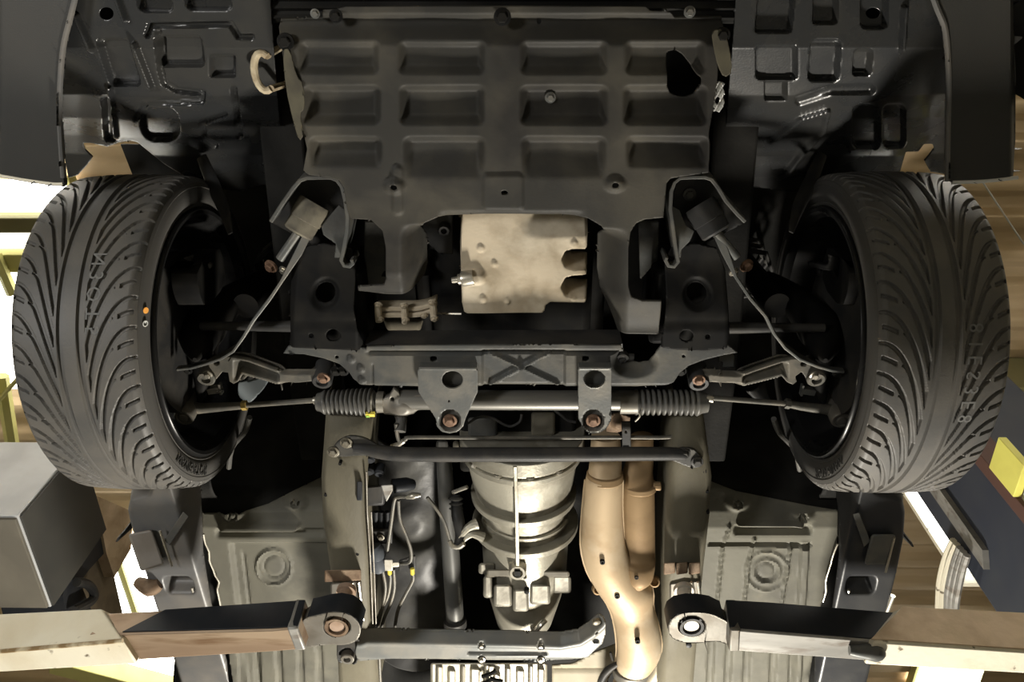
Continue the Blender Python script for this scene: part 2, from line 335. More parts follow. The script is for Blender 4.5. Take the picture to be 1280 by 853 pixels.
# left lift column with its big sheet steel casing
col = empty('lift_column', (-1.75, 1.0, FZ0), 'lift column in a big grey steel casing behind the left tyre', 'lift column')
q = M(); q.box((-2.2, .92, FZ0), (-1.80, 1.19, .76)); build('column_body', q, COLM, col, bev=.012)
q = M(); q.box((-2.6, .84, .755), (-1.50, 1.215, 1.14)); build('casing', q, COLG, col, 'grey steel casing', bev=.002)  # grey raised to put the light on the front face into the colour
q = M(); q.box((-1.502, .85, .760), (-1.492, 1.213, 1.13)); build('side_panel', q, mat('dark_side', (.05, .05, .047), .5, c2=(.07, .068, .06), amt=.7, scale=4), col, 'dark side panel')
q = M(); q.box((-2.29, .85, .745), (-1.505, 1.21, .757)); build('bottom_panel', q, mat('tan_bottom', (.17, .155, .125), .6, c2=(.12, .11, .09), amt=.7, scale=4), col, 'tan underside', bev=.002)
def slab(P, x0, x1): A_ = [atx(*p, x0) for p in P]; q = M(); q.loft([A_, [p+np.array([x1-x0, 0, 0]) for p in A_]]); return q
q = slab([(114, 640), (135, 640), (132, 690), (112, 712), (100, 728), (118, 772), (150, 800), (90, 800), (78, 745)], -1.53, -1.75); build('back_cover', q, BLK, col, 'black cover behind the casing')
q = slab([(128, 640), (135, 692), (143, 722), (153, 766), (158, 800), (105, 800), (104, 700)], -1.56, -1.70); build('scuffed_bracket', q, mat('scuffed_brown', (.12, .095, .065), .65, c2=(.17, .135, .09), amt=.8, scale=12, bump=.3), col, 'brown scuffed bracket')
q = slab([(120, 620), (166, 640), (164, 686), (143, 722), (133, 692)], -1.52, -1.58); build('tan_plate', q, TANP, col, 'tan plate')
q = M(); q.tube([atx(*p, -1.50) for p in ((92, 764), (108, 756), (117, 748), (116, 738), (108, 730), (96, 728))], .016, 10, 4); build('hook_pipe', q, STL, col, 'dark curved pipe')
# ================================================================== THE CAR
car = empty('car', (0, 0, 0), 'dark car raised on the lift, seen from underneath, front end at the top', 'car')
SIDES = (-1, 1)
def mir(q, s): return q.mirror() if s > 0 else q
def lp(px, py, z, s=-1):                       # left-hand image point, mirrored across the car when s > 0
    p = at(px, py, z)
    return p*np.array([-1, 1, 1]) if s > 0 else p

# --- body shell: fenders, bonnet, cabin sides (closes the car towards the ceiling)
for s in SIDES:
    q = M()                                    # front wing with its wheel arch, a sheet in the y-z plane
    a = np.linspace(math.radians(-18), math.radians(198), 40)
    arch = [(.475*-math.cos(t), .317+.475*math.sin(t)) for t in a]
    out = [(-.78, .22)]+[p for p in arch]+[(.47, .22), (.52, .40), (.52, .88), (-.30, .86), (-.78, .72)]
    q.sheet([(y*1000, z*1000) for y, z in out], cell=12, xf=lambda u, v, dz: np.stack([-.872+.05*sst(v, 500, 880)+.06*sst(-u, 450, 800), u/1000, v/1000], 1))
    mir(q, s); build('front_wing', q, BUM, car, solid=.004, fix=False)
    q = M(); q.box((-.87, .75, .30), (-.83, 2.3, .88)); mir(q, s); build('door_panel', q, BUM, car, bev=.01)
q = M(); q.sheet([(-860, -800), (860, -800), (860, 750), (-860, 750)], cell=60, xf=lambda u, v, dz: np.stack([u/1000, v/1000, .88-.10*(u/860)**2-.06*sst(-v, 0, 800)], 1))
build('bonnet', q, BOD, car, solid=.01, fix=False)
q = M(); q.box((-.86, .72, .86), (.86, 2.3, .90)); q.box((-.86, 2.26, .25), (.86, 2.3, .88)); q.box((-.84, -.84, .26), (.84, -.80, .74)); build('cabin_shell', q, BOD, car)

# --- front bumper undersides, one skirt each side of the radiator opening
def bumper(s):
    q = M()
    if s < 0: out = [(104, -40), (88, 22), (79, 60), (75, 110), (75, 160), (79, 222), (81, 234), (66, 231), (30, 226), (0, 221), (-70, 214), (-70, -40)]
    else: out = [(1152, -40), (1172, 12), (1182, 40), (1186, 100), (1185, 160), (1184, 226), (1192, 229), (1230, 227), (1272, 222), (1277, 180), (1278, 90), (1274, 20), (1268, -40)]
    q.sheet(out, z=.205, h=lambda u, v: (.05*sst(75-u, 70, 130) if s < 0 else .02*sst(u, 1262, 1278))+.0*u, cell=3)
    return build('front_bumper', q, BUM, car, 'smooth dark grey plastic underside of the front bumper corner', solid=.012, bev=.003, fix=False)
for s in SIDES:
    bo = bumper(s); E = [(103, -38), (88, 22), (79, 60), (75, 110), (75, 160), (79, 222)] if s < 0 else [(1153, -38), (1172, 12), (1182, 40), (1186, 100), (1185, 160), (1184, 226)]
    q = M(); q.tube([at(x, y, .205) for x, y in E], .0045, 8, 4); build('bumper_edge', q, SIL, bo, 'thin folded edge')
    E = [(79, 230), (66, 230), (30, 225), (0, 220), (-60, 214)] if s < 0 else [(1190, 228), (1230, 226.5), (1272, 222)]
    q = M(); q.tube([at(x, y, .206) for x, y in E], .0035, 8, 4); build('bumper_edge', q, GARN if s > 0 else CRM, bo, 'pale rear edge')  # rear edge drawn paler than the bumper

# --- wheelhouse liners
ZP = ([-60, 60, 120, 150, 172, 195, 222, 260], [.215, .235, .30, .37, .45, .52, .57, .62])
def linz(u, v): return np.interp(v, *ZP)
def liner_left(u, v):
    h = 0*u
    for r in [(194, 45, 254, 84, 8, .12), (262, 69, 294, 97, 4, 0), (171, -14, 214, 15, 8, .18), (231, -14, 288, 13, 8, .16), (128, 48, 168, 108, 8, .3), (176, 134, 224, 176, 16, .1), (126, 120, 142, 178, 5, .08)]:
        h += .016*(1-sst(rrect(u, v, *r[:5], r[5]), -3.5, 1.5))
    for pl in [[(184, 44), (188, 32), (288, 30), (298, 46), (314, 46)], [(198, 40), (200, 85), (205, 104), (221, 113), (253, 117), (252, 127), (181, 131), (170, 148)], [(281, 144), (253, 154), (255, 173), (269, 182)], [(292, 112), (300, 170)]]:
        h += .010*(1-sst(pld(u, v, pl), 1.5, 5.))
    for pl in [[(96, 20), (115, 62)], [(146, -5), (157, 25)], [(168, 55), (189, 109)], [(138, 112), (145, 170)]]:
        h -= .012*(1-sst(pld(u, v, pl), 1., 5.))
    return h+.02*sst(150-u, 0, 60)*sst(v, 60, 150)
def liner_right(u, v):
    h = 0*u
    for r in [(946, -10, 992, 41, 5, -.1), (1017, -20, 1048, 30, 5, -.05), (1076, -20, 1110, 36, 8, 0), (945, 57, 997, 100, 7, 0), (956, 101, 984, 126, 3, 0), (1012, 50, 1050, 102, 7, -.08), (1067, 62, 1090, 95, 6, -.1), (1066, 130, 1100, 186, 10, 0), (1104, 130, 1134, 186, 10, 0)]:
        h += .016*(1-sst(rrect(u, v, *r[:5], r[5]), -3.5, 1.5))
    h += .010*(1-sst(pld(u, v, [(1000, 126), (1040, 113), (1088, 112)]), 2, 8))
    for pl in [[(1130, 10), (1128, 40), (1127, 62)], [(962, 178), (1000, 150), (1034, 140), (1028, 165), (1006, 188), (986, 214)]]:
        h -= .012*(1-sst(pld(u, v, pl), 1., 5.))
    return h+.02*sst(u, 1110, 1170)*sst(v, 60, 150)
q = M(); q.sheet([(64, -45), (335, -45), (342, 60), (346, 110), (352, 180), (356, 225), (300, 240), (250, 232), (205, 205), (172, 178), (164, 176), (150, 178), (133, 184), (108, 181), (98, 182), (101, 190), (112, 199), (104, 209), (92, 222), (80, 226), (66, 160)], [circ(133, 17, 9, 8)], z=linz, h=liner_left, cell=1.4)
build('wheelhouse_liner', q, PLA, car, 'moulded glossy black plastic liner with raised ribs and pockets', solid=.003, fix=False)
q = M(); q.sheet([(922, -45), (1160, -45), (1182, 20), (1194, 100), (1194, 222), (1168, 218), (1160, 204), (1166, 198), (1173, 188), (1171, 183), (1160, 183), (1152, 192), (1134, 191), (1126, 215), (1060, 230), (990, 240), (920, 232), (905, 190), (912, 100), (918, 30)], [circ(1096, 18, 9, 7)], z=linz, h=liner_right, cell=1.6)
build('wheelhouse_liner', q, PLA, car, 'dull black plastic liner with square pockets and curved ridge', solid=.003, fix=False)

# --- inner wings and front side rails
for s in SIDES:
    q = M(); P = [(-.40, -.84), (-.43, -.40), (-.45, .10), (-.45, .38)]
    rings = []
    for x, y in P: rings.append([(x-.045, y, .40), (x+.04, y, .40), (x+.04, y, .56), (x-.045, y, .56)])
    q.loft(rings); mir(q, s); build('side_rail', q, BOD, car, bev=.006)
    q = M(); rings = []
    for y, z0 in ((-.30, .60), (-.1, .66), (.12, .64), (.30, .66), (.42, .66)):
        rings.append([(-.47, y, z0-.14), (-.50, y, z0), (-.58, y, z0+.04), (-.88, y, z0+.06)])
    q.loft(rings, closed=False); mir(q, s); build('inner_wing', q, BOD, car, solid=.004, fix=False)

# --- towing loop and bracket beside the tray
hc = at(330, 90, .24); e1 = at(340, 65, .24)-hc; a = np.linspace(math.radians(70), math.radians(290), 12)
q = M(); ux = np.array([1, .1, 0])*.016; uy = (at(327, 66, .24)-hc)*1.0
q.tube([hc+ux*np.cos(t)*1.0+uy*np.sin(t) for t in np.linspace(math.radians(60), math.radians(300), 14)], .0062, 10)
q.tube([hc+ux*.5+uy*.87, hc+ux*1.0+uy*1.1+np.array([0, 0, .12])], .006, 8); q.tube([hc+ux*.5-uy*.87, hc+ux*1.2-uy*1.1+np.array([0, 0, .12])], .006, 8)
build('towing_loop', q, mat('beige_hook', (.50, .43, .30), .6, c2=(.25, .19, .12), amt=.8, scale=30), car, 'beige curved metal loop at the tray edge')
q = M(); q.sheet([(886, 104), (893, 101), (904, 103), (904, 124), (905, 134), (900, 140), (892, 139), (884, 128)], [circ(897, 126, 3.5, 5, 10)], z=.20, cell=1.5, h=lambda u, v: .004*np.sin(u*.9+v*.5)); build('torn_clip', q, GARN, car, 'torn pale metal clip at the tray edge', solid=.002, fix=False)

# --- the big tray under the engine
def tray_h(u, v):
    h = 0*u
    sl = lambda v: 1-.0*v
    cols = [((372, 474), (497, 607), (650, 760), (781, 882)), ((378, 476), (499, 606), (650, 760), (779, 884)), ((386, 478), (504, 606), (652, 758), (783, 886))]
    for (y0, y1), cc, dp in zip(((50, 93), (107, 156), (171, 236)), cols, (.013, .019, .018)):
        for k, (x0, x1) in enumerate(cc):
            if y0 > 160: y1 = 214 if k in (0, 3) else 228
            d = rrect(u, v, x0, y0, x1, y1, 9)
            g = 1-sst(d, -11, 2)
            if y0 > 160: g = g*(1-sst(v, 190, y1))
            if y0 < 60: g = g*sst(v, 40, 62)
            h += dp*g
    h += .020*sst(-v, -60, -28)*1.0 - .020*sst(-v, -28, -16)*.6         # step behind the front lip
    h -= .004*(1-sst(pld(u, v, [(497, 214), (497, 262)]), 4, 9))
    for x, y in ((493, 233), (769, 231)): h -= .006*(1-sst(np.hypot((u-x)/1.4, v-y), 5, 12))
    h -= .004*(1-sst(rrect(u, v, 604, 218, 654, 262, 6), -3, 3))
    h += .010*sst(v, 262, 274)*sst(u, 545, 560)*(1-sst(u, 715, 735))
    # legs: inner flank folded upwards
    lft = sst(v, 280, 300)*(1-sst(u, 560, 570)); h += lft*.085*sst(u, 497, 529)**1.3
    h += lft*.03*sst(v, 340, 376)
    rgt = sst(v, 285, 303)*sst(u, 735, 745)*(1-sst(u, 830, 835)); h += rgt*.06*(1-sst(u, 750, 790))**1.3
    h += .03*sst(v, 370, 425)*sst(u, 735, 745)
    return h+.0012*np.sin(u*.05+v*.03)
tray_out = [(430, 9), (560, 8), (700, 8), (808, 9), (815, 14), (838, 15), (845, 24), (905, 24), (908, 38), (898, 60), (897, 95), (892, 130), (886, 165), (886, 216), (849, 221), (838, 223), (833, 229), (831, 250), (829, 272), (806, 274), (795, 279), (788, 290), (785, 310), (785, 358), (789, 371), (803, 377), (827, 377), (827, 405), (826, 427), (775, 427), (765, 400), (753, 376), (749, 350), (750, 306), (760, 297), (752, 283), (735, 273), (700, 269), (600, 269), (548, 271), (530, 279), (520, 296), (527, 312), (528, 352), (523, 370), (511, 376), (480, 376), (444, 372), (444, 366), (478, 362), (482, 350), (482, 310), (478, 289), (464, 275), (438, 273), (434, 262), (430, 235), (424, 226), (412, 222), (386, 219), (379, 213), (384, 186), (376, 150), (366, 112), (356, 92), (352, 60), (345, 35), (347, 26), (400, 25), (402, 13), (418, 12)]
q = M(); q.sheet(tray_out, [[(834, 69), (838, 65), (846, 64), (854, 69), (868, 86), (877, 99), (875, 111), (869, 120), (858, 124), (848, 123), (840, 119), (834, 110)], circ(493, 233, 4.5, 3.5, 12), circ(769, 231, 4.5, 3.5, 12), circ(630.5, 240.5, 4.5, 3, 12), circ(674, 28, 3, 4, 10)], z=.19, h=tray_h, cell=1.8)
tray = build('engine_undertray', q, TRA, car, 'dusty dark tray pressed with rows of square pockets', solid=.004, fix=False)
for px, py, r in ((420, 20, .007), (357, 52, .009), (394, 17, .005), (628, 21, .009), (862, 15, .006), (688, 122, .006), (903, 44, .008)):
    bolt(tray, at(px, py, .188+(.02 if py == 122 else 0)), (0, 0, -1), r, DRK if r > .006 else GRY)
# front panel ahead of the tray
for O_, lab in (([(353, 62), (362, 60), (370, 95), (379, 104), (381, 136), (374, 142), (380, 168), (374, 178), (366, 150), (357, 110)], 'faded olive edge bracket of the tray'), ([(889, 38), (905, 36), (912, 60), (916, 90), (905, 98), (897, 82), (892, 60)], 'brownish edge bracket of the tray')):
    q = M(); q.sheet(O_, z=.184, cell=1.6, sm=1); build('edge_bracket', q, mat('faded_edge', (.085, .078, .055), .6, c2=(.05, .045, .035), amt=.8, scale=20), tray, lab, solid=.003, fix=False)
q = M(); q.sheet([(330, -50), (925, -50), (925, 30), (900, 30), (838, 20), (800, 12), (430, 12), (390, 24), (340, 30)], z=.235, cell=4, h=lambda u, v: .004*np.sin(v*.5)); build('front_valance', q, BOD, car, solid=.004, fix=False)

# --- engine above the openings
q = M(); q.box((-.20, -.42, .40), (.20, .20, .80)); q.box((-.16, -.30, .36), (.17, .10, .42)); eng = build('engine_block', q, DRK, car, bev=.02)
q = M(); q.sheet([(456, 276), (482, 276), (482, 362), (458, 362), (455, 320)], z=.30, cell=3, h=lambda u, v: .01*sst(v, 300, 350)); build('engine_side_plate', q, SUB, eng, 'dull grey plate seen through the tray opening', solid=.004, fix=False)
q = M(); q.sheet([(798, 276), (824, 276), (822, 325), (800, 350)], z=.30, cell=3); build('engine_side_plate', q, SUB, eng, 'dull grey plate seen through the tray opening', solid=.004, fix=False)
q = M(); q.sheet([(528, 262), (566, 262), (566, 318), (548, 316), (530, 300)], z=.31, cell=3); build('timing_cover', q, STL, eng, solid=.006, fix=False)
q = M(); c = at(555, 288, .30); q.lathe(c, (0, .2, -1), [(-.02, .012), (0, .012), (.004, .010), (.004, .006), (-.004, .005)], 16); build('pulley_boss', q, STL, eng)
q = M(); q.lathe(at(505, 330, .36), (0, 1, -.3), [(-.03, .05), (-.03, .06), (-.02, .06), (-.01, .05), (0, .05), (.01, .06), (.02, .06), (.02, .02)], 28); build('crank_pulley', q, DRK, eng)
def pan_h(u, v):
    d, _ = sdf(np.stack([np.ravel(u), np.ravel(v)], 1), PANO); d = d.reshape(np.shape(u))
    h = .075*(1-sst(-d, 0., 6.))**1.6
    for x, y, r in ((601, 311, 5), (618, 330, 4), (604, 374, 5), (634, 377, 4), (718, 305, 5), (716, 372, 5)): h -= .004*(1-sst(np.hypot(u-x, v-y), r-2, r+1))
    h += .03*sst(-v, -300, -272)*sst(u, 640, 690) - .0025*np.sin(u*.05)*np.sin(v*.06+1)
    h -= .012*(1-sst(pld(u, v, [(598, 346), (586, 347)]), 3, 12))
    return h
PANO = np.array([(573, 258), (737, 258), (738, 312), (734, 317), (718, 317), (710, 319), (707, 325), (710, 331), (718, 333), (737, 334), (737, 349), (718, 350), (710, 352), (706, 359), (710, 366), (718, 367), (737, 368), (737, 379), (733, 383), (690, 383), (686, 386), (685, 392), (680, 397), (583, 397), (576, 393), (573, 380), (571, 320)], float)
q = M(); q.sheet(PANO, z=.235, h=pan_h, cell=1.5); pan = build('oil_pan', q, PAN, car, 'dusty beige cast oil pan with two notches on one edge', solid=.004, fix=False, sharp=60)
q = M(); dp = at(577, 349, .226); dv = at(562, 351, .226)-dp; q.lathe(dp, dv, [(-.022, .014), (-.004, .015), (0, .014), (.001, .010), (.006, .010), (.008, .006), (.018, .0055), (.019, .004)], 20); build('drain_plug', q, CHR, pan, 'shiny drain plug on the oil pan edge')
# --- beige bracket casting with bolts left of the oil pan
pmp = None
for y0, z in ((383, .272), (391, .27)):
    fl = M()
    pts = [at(470+k*7.5, y0+3-(.0 if k < 6 else (k-6)**2*.5), z) for k in range(11)]
    fl.loft([[p+np.array([0, -.005, -.004]), p+np.array([0, .005, -.004]), p+np.array([0, .005, .03]), p+np.array([0, -.005, .03])] for p in pts])
    pmp = build('pump_flange', fl, PAN, eng, 'pale beige flange casting left of the oil pan', bev=.002)
for x, y0, y1 in ((472, 380, 402), (505, 379, 404), (541, 378, 400)):
    q = M(); q.tube([at(x, y0, .262), at(x+1, (y0+y1)/2, .260), at(x+1, y1, .262)], [.006, .0075, .006], 10); build('flange_lug', q, PAN, pmp)
for px, py in ((473, 381), (505, 382), (540, 378), (475, 399), (507, 400), (543, 398), (530, 394)): bolt(pmp, at(px, py, .258), (.0, .5, -.8), .0055, PAN)
q = M(); q.loft([[at(480, 398, .33), at(528, 398, .33), at(524, 412, .35), at(486, 412, .35)], [at(478, 398, .40), at(530, 398, .40), at(526, 414, .40), at(484, 414, .40)]]); build('pump_body', q, mat('dull_alloy', (.13, .115, .085), .6, c2=(.07, .06, .05), amt=.7, scale=12), eng, bev=.006)
q = M(); q.tube([at(546, 392, .29), at(577, 392.5, .28)], .0028, 8); build('dipstick_tube', q, CHR, eng)
STL2 = mat('dim_steel', (.045, .045, .043), .45, .3, c2=(.08, .075, .065), amt=.6, scale=25)
# --- front subframe: cross member and the two towers
X0, X1, Y0, Y1 = 603, 706, 437, 486
def cm_h(u, v):
    h = .006*(1-sst(rrect(u, v, X0, Y0-2, X1, Y1+6, 2), -2, 2))
    for pl in (((610, 441), (698, 482)), ((612, 482), (688, 441))): h -= .007*(1-sst(pld(u, v, pl), .8, 3.))*(1-sst(rrect(u, v, X0, Y0, X1, Y1, 2), -4, 0))
    h -= .012*(1-sst(v, 433, 440))*sst(u, 455, 460)*(1-sst(u, 780, 790)) - .014*(1-sst(np.abs(v-441), 0, 4.))*sst(u, 455, 470)*(1-sst(u, 770, 785))*.8
    for x, y in ((438.5, 449.5), (451, 461), (452, 476)): h -= .004*(1-sst(np.hypot(u-x, v-y), 3, 6))
    h += .016*sst(v, 480, 489)
    h += .03*(1-sst(np.hypot((u-792)/1.5, v-452), 6, 22))
    h += .004*(1-sst(np.abs(u-466), 0, 2))*sst(v, 452, 460)
    return h
cross = [(354, 442), (360, 433), (380, 430), (430, 430), (456, 436), (460, 430), (500, 428.5), (595, 427.5), (700, 427), (776, 428), (778, 444), (784, 458), (800, 461), (812, 456), (820, 440), (828, 430), (870, 426), (908, 430), (922, 441), (905, 444), (880, 450), (862, 457), (850, 466), (842, 478), (826, 485), (800, 488), (763, 488), (722, 488), (640, 487), (597, 487), (520, 488), (470, 486), (452, 481), (442, 474), (436, 465), (424, 455), (404, 448), (380, 443)]
q = M(); q.sheet(cross, [circ(421, 446.8, 2.6, 2.2, 10), circ(542, 449, 4.5, 4, 14), circ(732, 448.5, 4.5, 4, 14), circ(854.5, 445.8, 2.6, 2.2, 10)], z=.205, h=cm_h, cell=1.6)
sub = build('front_subframe', q, SUB, car, 'grey steel cross member with a pressed cross at its centre', solid=.004, fix=False)
q = M(); A_ = [at(456, 431, .213), at(778, 430, .213), at(780, 455, .24), at(456, 455, .24)]; q.loft([A_, [p+np.array([0, 0, .06]) for p in A_]]); build('box_section', q, STL, sub)
def tow_h(cx):
    def f(u, v): return .03*sst(-v, -400, -330)+.008*(1-sst(np.hypot(u-cx, v-371), 13, 20))+.012*sst(np.abs(u-(407 if cx < 600 else 868)), 38, 50)-.005*sst(v, 400, 415)
    return f
q = M(); q.sheet([(361, 433), (363, 415), (360, 380), (358, 345), (366, 318), (400, 312), (436, 318), (441, 345), (441, 385), (446, 408), (455, 432), (456, 437), (430, 436)], [circ(389.7, 418.6, 3.6, 3.2, 12), circ(417, 418, 8.8, 7.6), circ(404, 371, 12.5, 11)], z=.205, h=tow_h(404), cell=2); build('subframe_tower', q, DRK, sub, 'black tower plate with round holes', solid=.005, fix=False)
q = M(); q.sheet([(826, 433), (826, 424), (831, 402), (834, 370), (834, 335), (842, 318), (872, 312), (900, 318), (911, 345), (912, 420), (908, 434), (880, 437), (846, 436)], [circ(857.5, 418.6, 8.8, 7.2), circ(884, 419.5, 3.6, 3.2, 12), circ(873, 371, 12.5, 11)], z=.205, h=tow_h(873), cell=2); build('subframe_tower', q, DRK, sub, 'black tower plate with round holes', solid=.005, fix=False)
for x in (-1, 1): q = M(); q.box((x*.335-.06, -.16, .26), (x*.335+.06, .0, .40)); build('tower_box', q, DRK, sub, bev=.01)
q = M(); q.tube([at(792, 447, .232), at(782, 446, .232), at(774, 452, .228)], .008, 10); q.lathe(at(778, 448, .225), (0, .3, -1), [(-.01, .012), (.002, .012), (.004, .008), (.0, .006)], 18); build('breather_boss', q, STL, sub)
# left front torn lip, small tab right
q = M(); q.sheet([(900, 440), (912, 438), (918, 446), (918, 460), (904, 459), (898, 452)], [circ(902, 455, 3, 3, 10)], z=.25, cell=2); build('subframe_tab', q, SUB, sub, solid=.004, fix=False)
for p in ((434, 464), (425, 464)): bolt(sub, at(p[0]-5, p[1], .222), (0, .2, -1), .0075, DRK)
bolt(sub, at(851, 464, .222), (0, .2, -1), .0075, DRK)

# --- plates that carry the steering rack
def plate_h(cx, cy):
    return lambda u, v: .016*(1-sst(np.hypot(u-cx, v-cy), 11, 14))-.004*sst(v, 462, 458)
q = M(); q.sheet([(524, 461), (595, 461), (597, 464), (597, 490), (582, 523), (579, 533), (572, 540), (562, 542), (552, 540), (546, 533), (545, 524), (523, 490), (522, 464)], [circ(565.5, 475, 13.2, 11, 26), circ(561, 502, 2.2, 2, 8)], z=.185, h=plate_h(562.5, 526), cell=1.6)
rp = build('rack_mount_plate', q, GRY, car, 'tapered grey plate with a large round hole and recessed bolt', solid=.005, bev=.001, fix=False)
bolt(rp, at(562.5, 526, .193), (0, 0, -1), .0095, RBO, label='rusty bolt head')
q = M(); q.sheet([(724, 461), (763, 461), (764.5, 464), (764, 526), (758, 536), (749, 541.5), (741, 542.5), (733, 540), (727, 532), (723, 524), (722, 464)], [circ(743, 474.5, 13.2, 11, 26)], z=.185, h=plate_h(741.5, 526), cell=1.6)
rp2 = build('rack_mount_plate', q, GRY, car, 'straight narrow grey plate with a large round hole and recessed bolt', solid=.005, bev=.001, fix=False)
bolt(rp2, at(741.5, 526, .193), (0, 0, -1), .0095, RBO, label='rusty bolt head')
for x0, x1 in ((524, 596), (723, 764)):
    q = M(); a, b = at(x0, 462, .19), at(x1, 462, .19); q.obox((a+b)/2+np.array([0, -.004, .03]), ((b-a)[0]/2, 0, 0), (0, .003, 0), (0, 0, .035))
    build('plate_flange', q, GRY, sub, bev=.001)

# --- steering rack
ra, rb = at(500, 500, .245), at(792, 501, .245)
q = M(); q.tube([ra, rb], .0205, 28); rack = build('steering_rack', q, mat('rack_grey', (.16, .155, .14), .42, .4, c2=(.10, .095, .085), amt=.7, scale=12, aniso=(.3, 2, 2)), car, 'grey steering rack tube running across the car')
q = M(); q.sheet([(477, 500), (486, 497), (492, 486), (497, 490), (502, 499), (520, 495), (534, 494), (541, 505), (536, 512), (522, 513), (516, 519), (508, 525), (498, 526), (488, 522), (480, 520)], [circ(490.3, 499.5, 2.8, 2.8, 10)], z=.232, cell=1.4, h=lambda u, v: -.010*(1-sst(np.hypot((u-503)/1.3, v-510), 4, 15))+.012*sst(v, 516, 525)); build('gear_housing', q, PADS, rack, 'lumpy cast gear housing', solid=.018, fix=False)
q = M(); c = at(478, 503, .245); q.lathe(c, rb-ra, [(-.010, .018), (-.010, .022), (.004, .022), (.004, .018)], 20); build('rack_end', q, CHR, rack, 'bright rack end ring')
q = M(); c = at(782, 503, .245); q.lathe(c, rb-ra, [(-.012, .020), (-.012, .024), (.022, .024), (.022, .020)], 24); build('rack_end', q, PADS, rack, 'pale collar')
def boot(pa, pb, n, r0, r1, lab):
    pa, pb = np.array(pa), np.array(pb); L = np.linalg.norm(pb-pa); prof = [(0, .012)]
    for k in range(n):
        f = k/(n-1); R = r0*(1-f)+r1*f; x = L*(.04+.86*k/n); dx = L*.86/n
        prof += [(x, R*.74), (x+dx*.3, R*.97), (x+dx*.5, R), (x+dx*.7, R*.97)]
    prof += [(L*.93, r1*.8), (L, r1*.72)]
    q = M(); q.lathe(pa, pb-pa, prof, 32); return build('rack_boot', q, BOO, rack, lab, sharp=50)
boot(at(470, 503, .25), at(397, 503, .255), 11, .030, .026, 'ribbed black rubber boot with a yellow marked clamp')
boot(at(788, 503, .25), at(884, 504, .255), 12, .027, .027, 'ribbed black rubber boot')
q = M(); q.lathe(at(464, 504, .25), rb-ra, [(-.004, .022), (-.004, .026), (.006, .026), (.006, .022)], 20); build('boot_clamp', q, CHR, rack, 'bright boot clamp')
q = M(); p = at(463, 518, .225); q.obox(p, (.009, 0, 0), (0, .004, .002), (0, -.001, .004)); build('paint_mark', q, YEL, rack, 'yellow paint mark')
q = M(); p = at(460, 519.5, .225); q.obox(p, (.0035, 0, 0), (0, .003, .002), (0, -.001, .004)); build('paint_mark', q, GRN, rack, 'green paint mark')
q = M(); q.tube([at(786, 509, .24), at(796, 514, .23), at(800, 520, .226), at(794, 527, .228)], .0022, 8, 4); build('clamp_wire', q, CHR, rack, 'bent bright wire tail')
for s in SIDES:
    K = (lambda a, b: at(a, b, .25)) if s < 0 else (lambda a, b: {0: at(882, 497, .25), 1: at(886, 498, .25), 2: at(985, 505, .25), 3: at(1000, 508, .25), 4: at(1032, 512, .25), 5: at(1046, 513.5, .25)}[int(a)])
    P = [at(402, 500, .25), at(397, 500.5, .25), at(305, 507, .25), at(290, 508, .25), at(255, 510.5, .25), at(236, 510.5, .25)] if s < 0 else [K(k, 0) for k in range(6)]
    q = M(); q.tube([P[0], P[2]], .0055, 12); tr = build('tie_rod', q, ARM, car, 'thin steel tie rod with a round outer end')
    q = M(); q.lathe(P[1], P[0]-P[1], [(-.008, .008), (.0, .008), (.006, .006)], 12); build('boot_tip', q, CHR, tr, 'bright boot tip')
    q = M(); q.tube([P[2], P[3], P[4], P[5]], [.0075, .0085, .0105, .014], 12); build('rod_end', q, ARM, tr)
    q = M(); q.lathe(P[2], P[3]-P[2], [(-.006, .0075), (-.006, .0105), (.004, .0105), (.004, .0075)], 6); build('lock_nut', q, BRSH if s < 0 else ARM, tr, 'brassy lock nut' if s < 0 else None)
    q = M(); q.lathe(P[5]+np.array([0, 0, -.006]), (0, .15, -1), [(-.06, .007), (-.01, .016), (.0, .0205), (.022, .0205), (.026, .018), (.026, .014), (.024, .013), (.024, .009), (.028, .008)], 28); build('ball_end', q, PADS, tr)

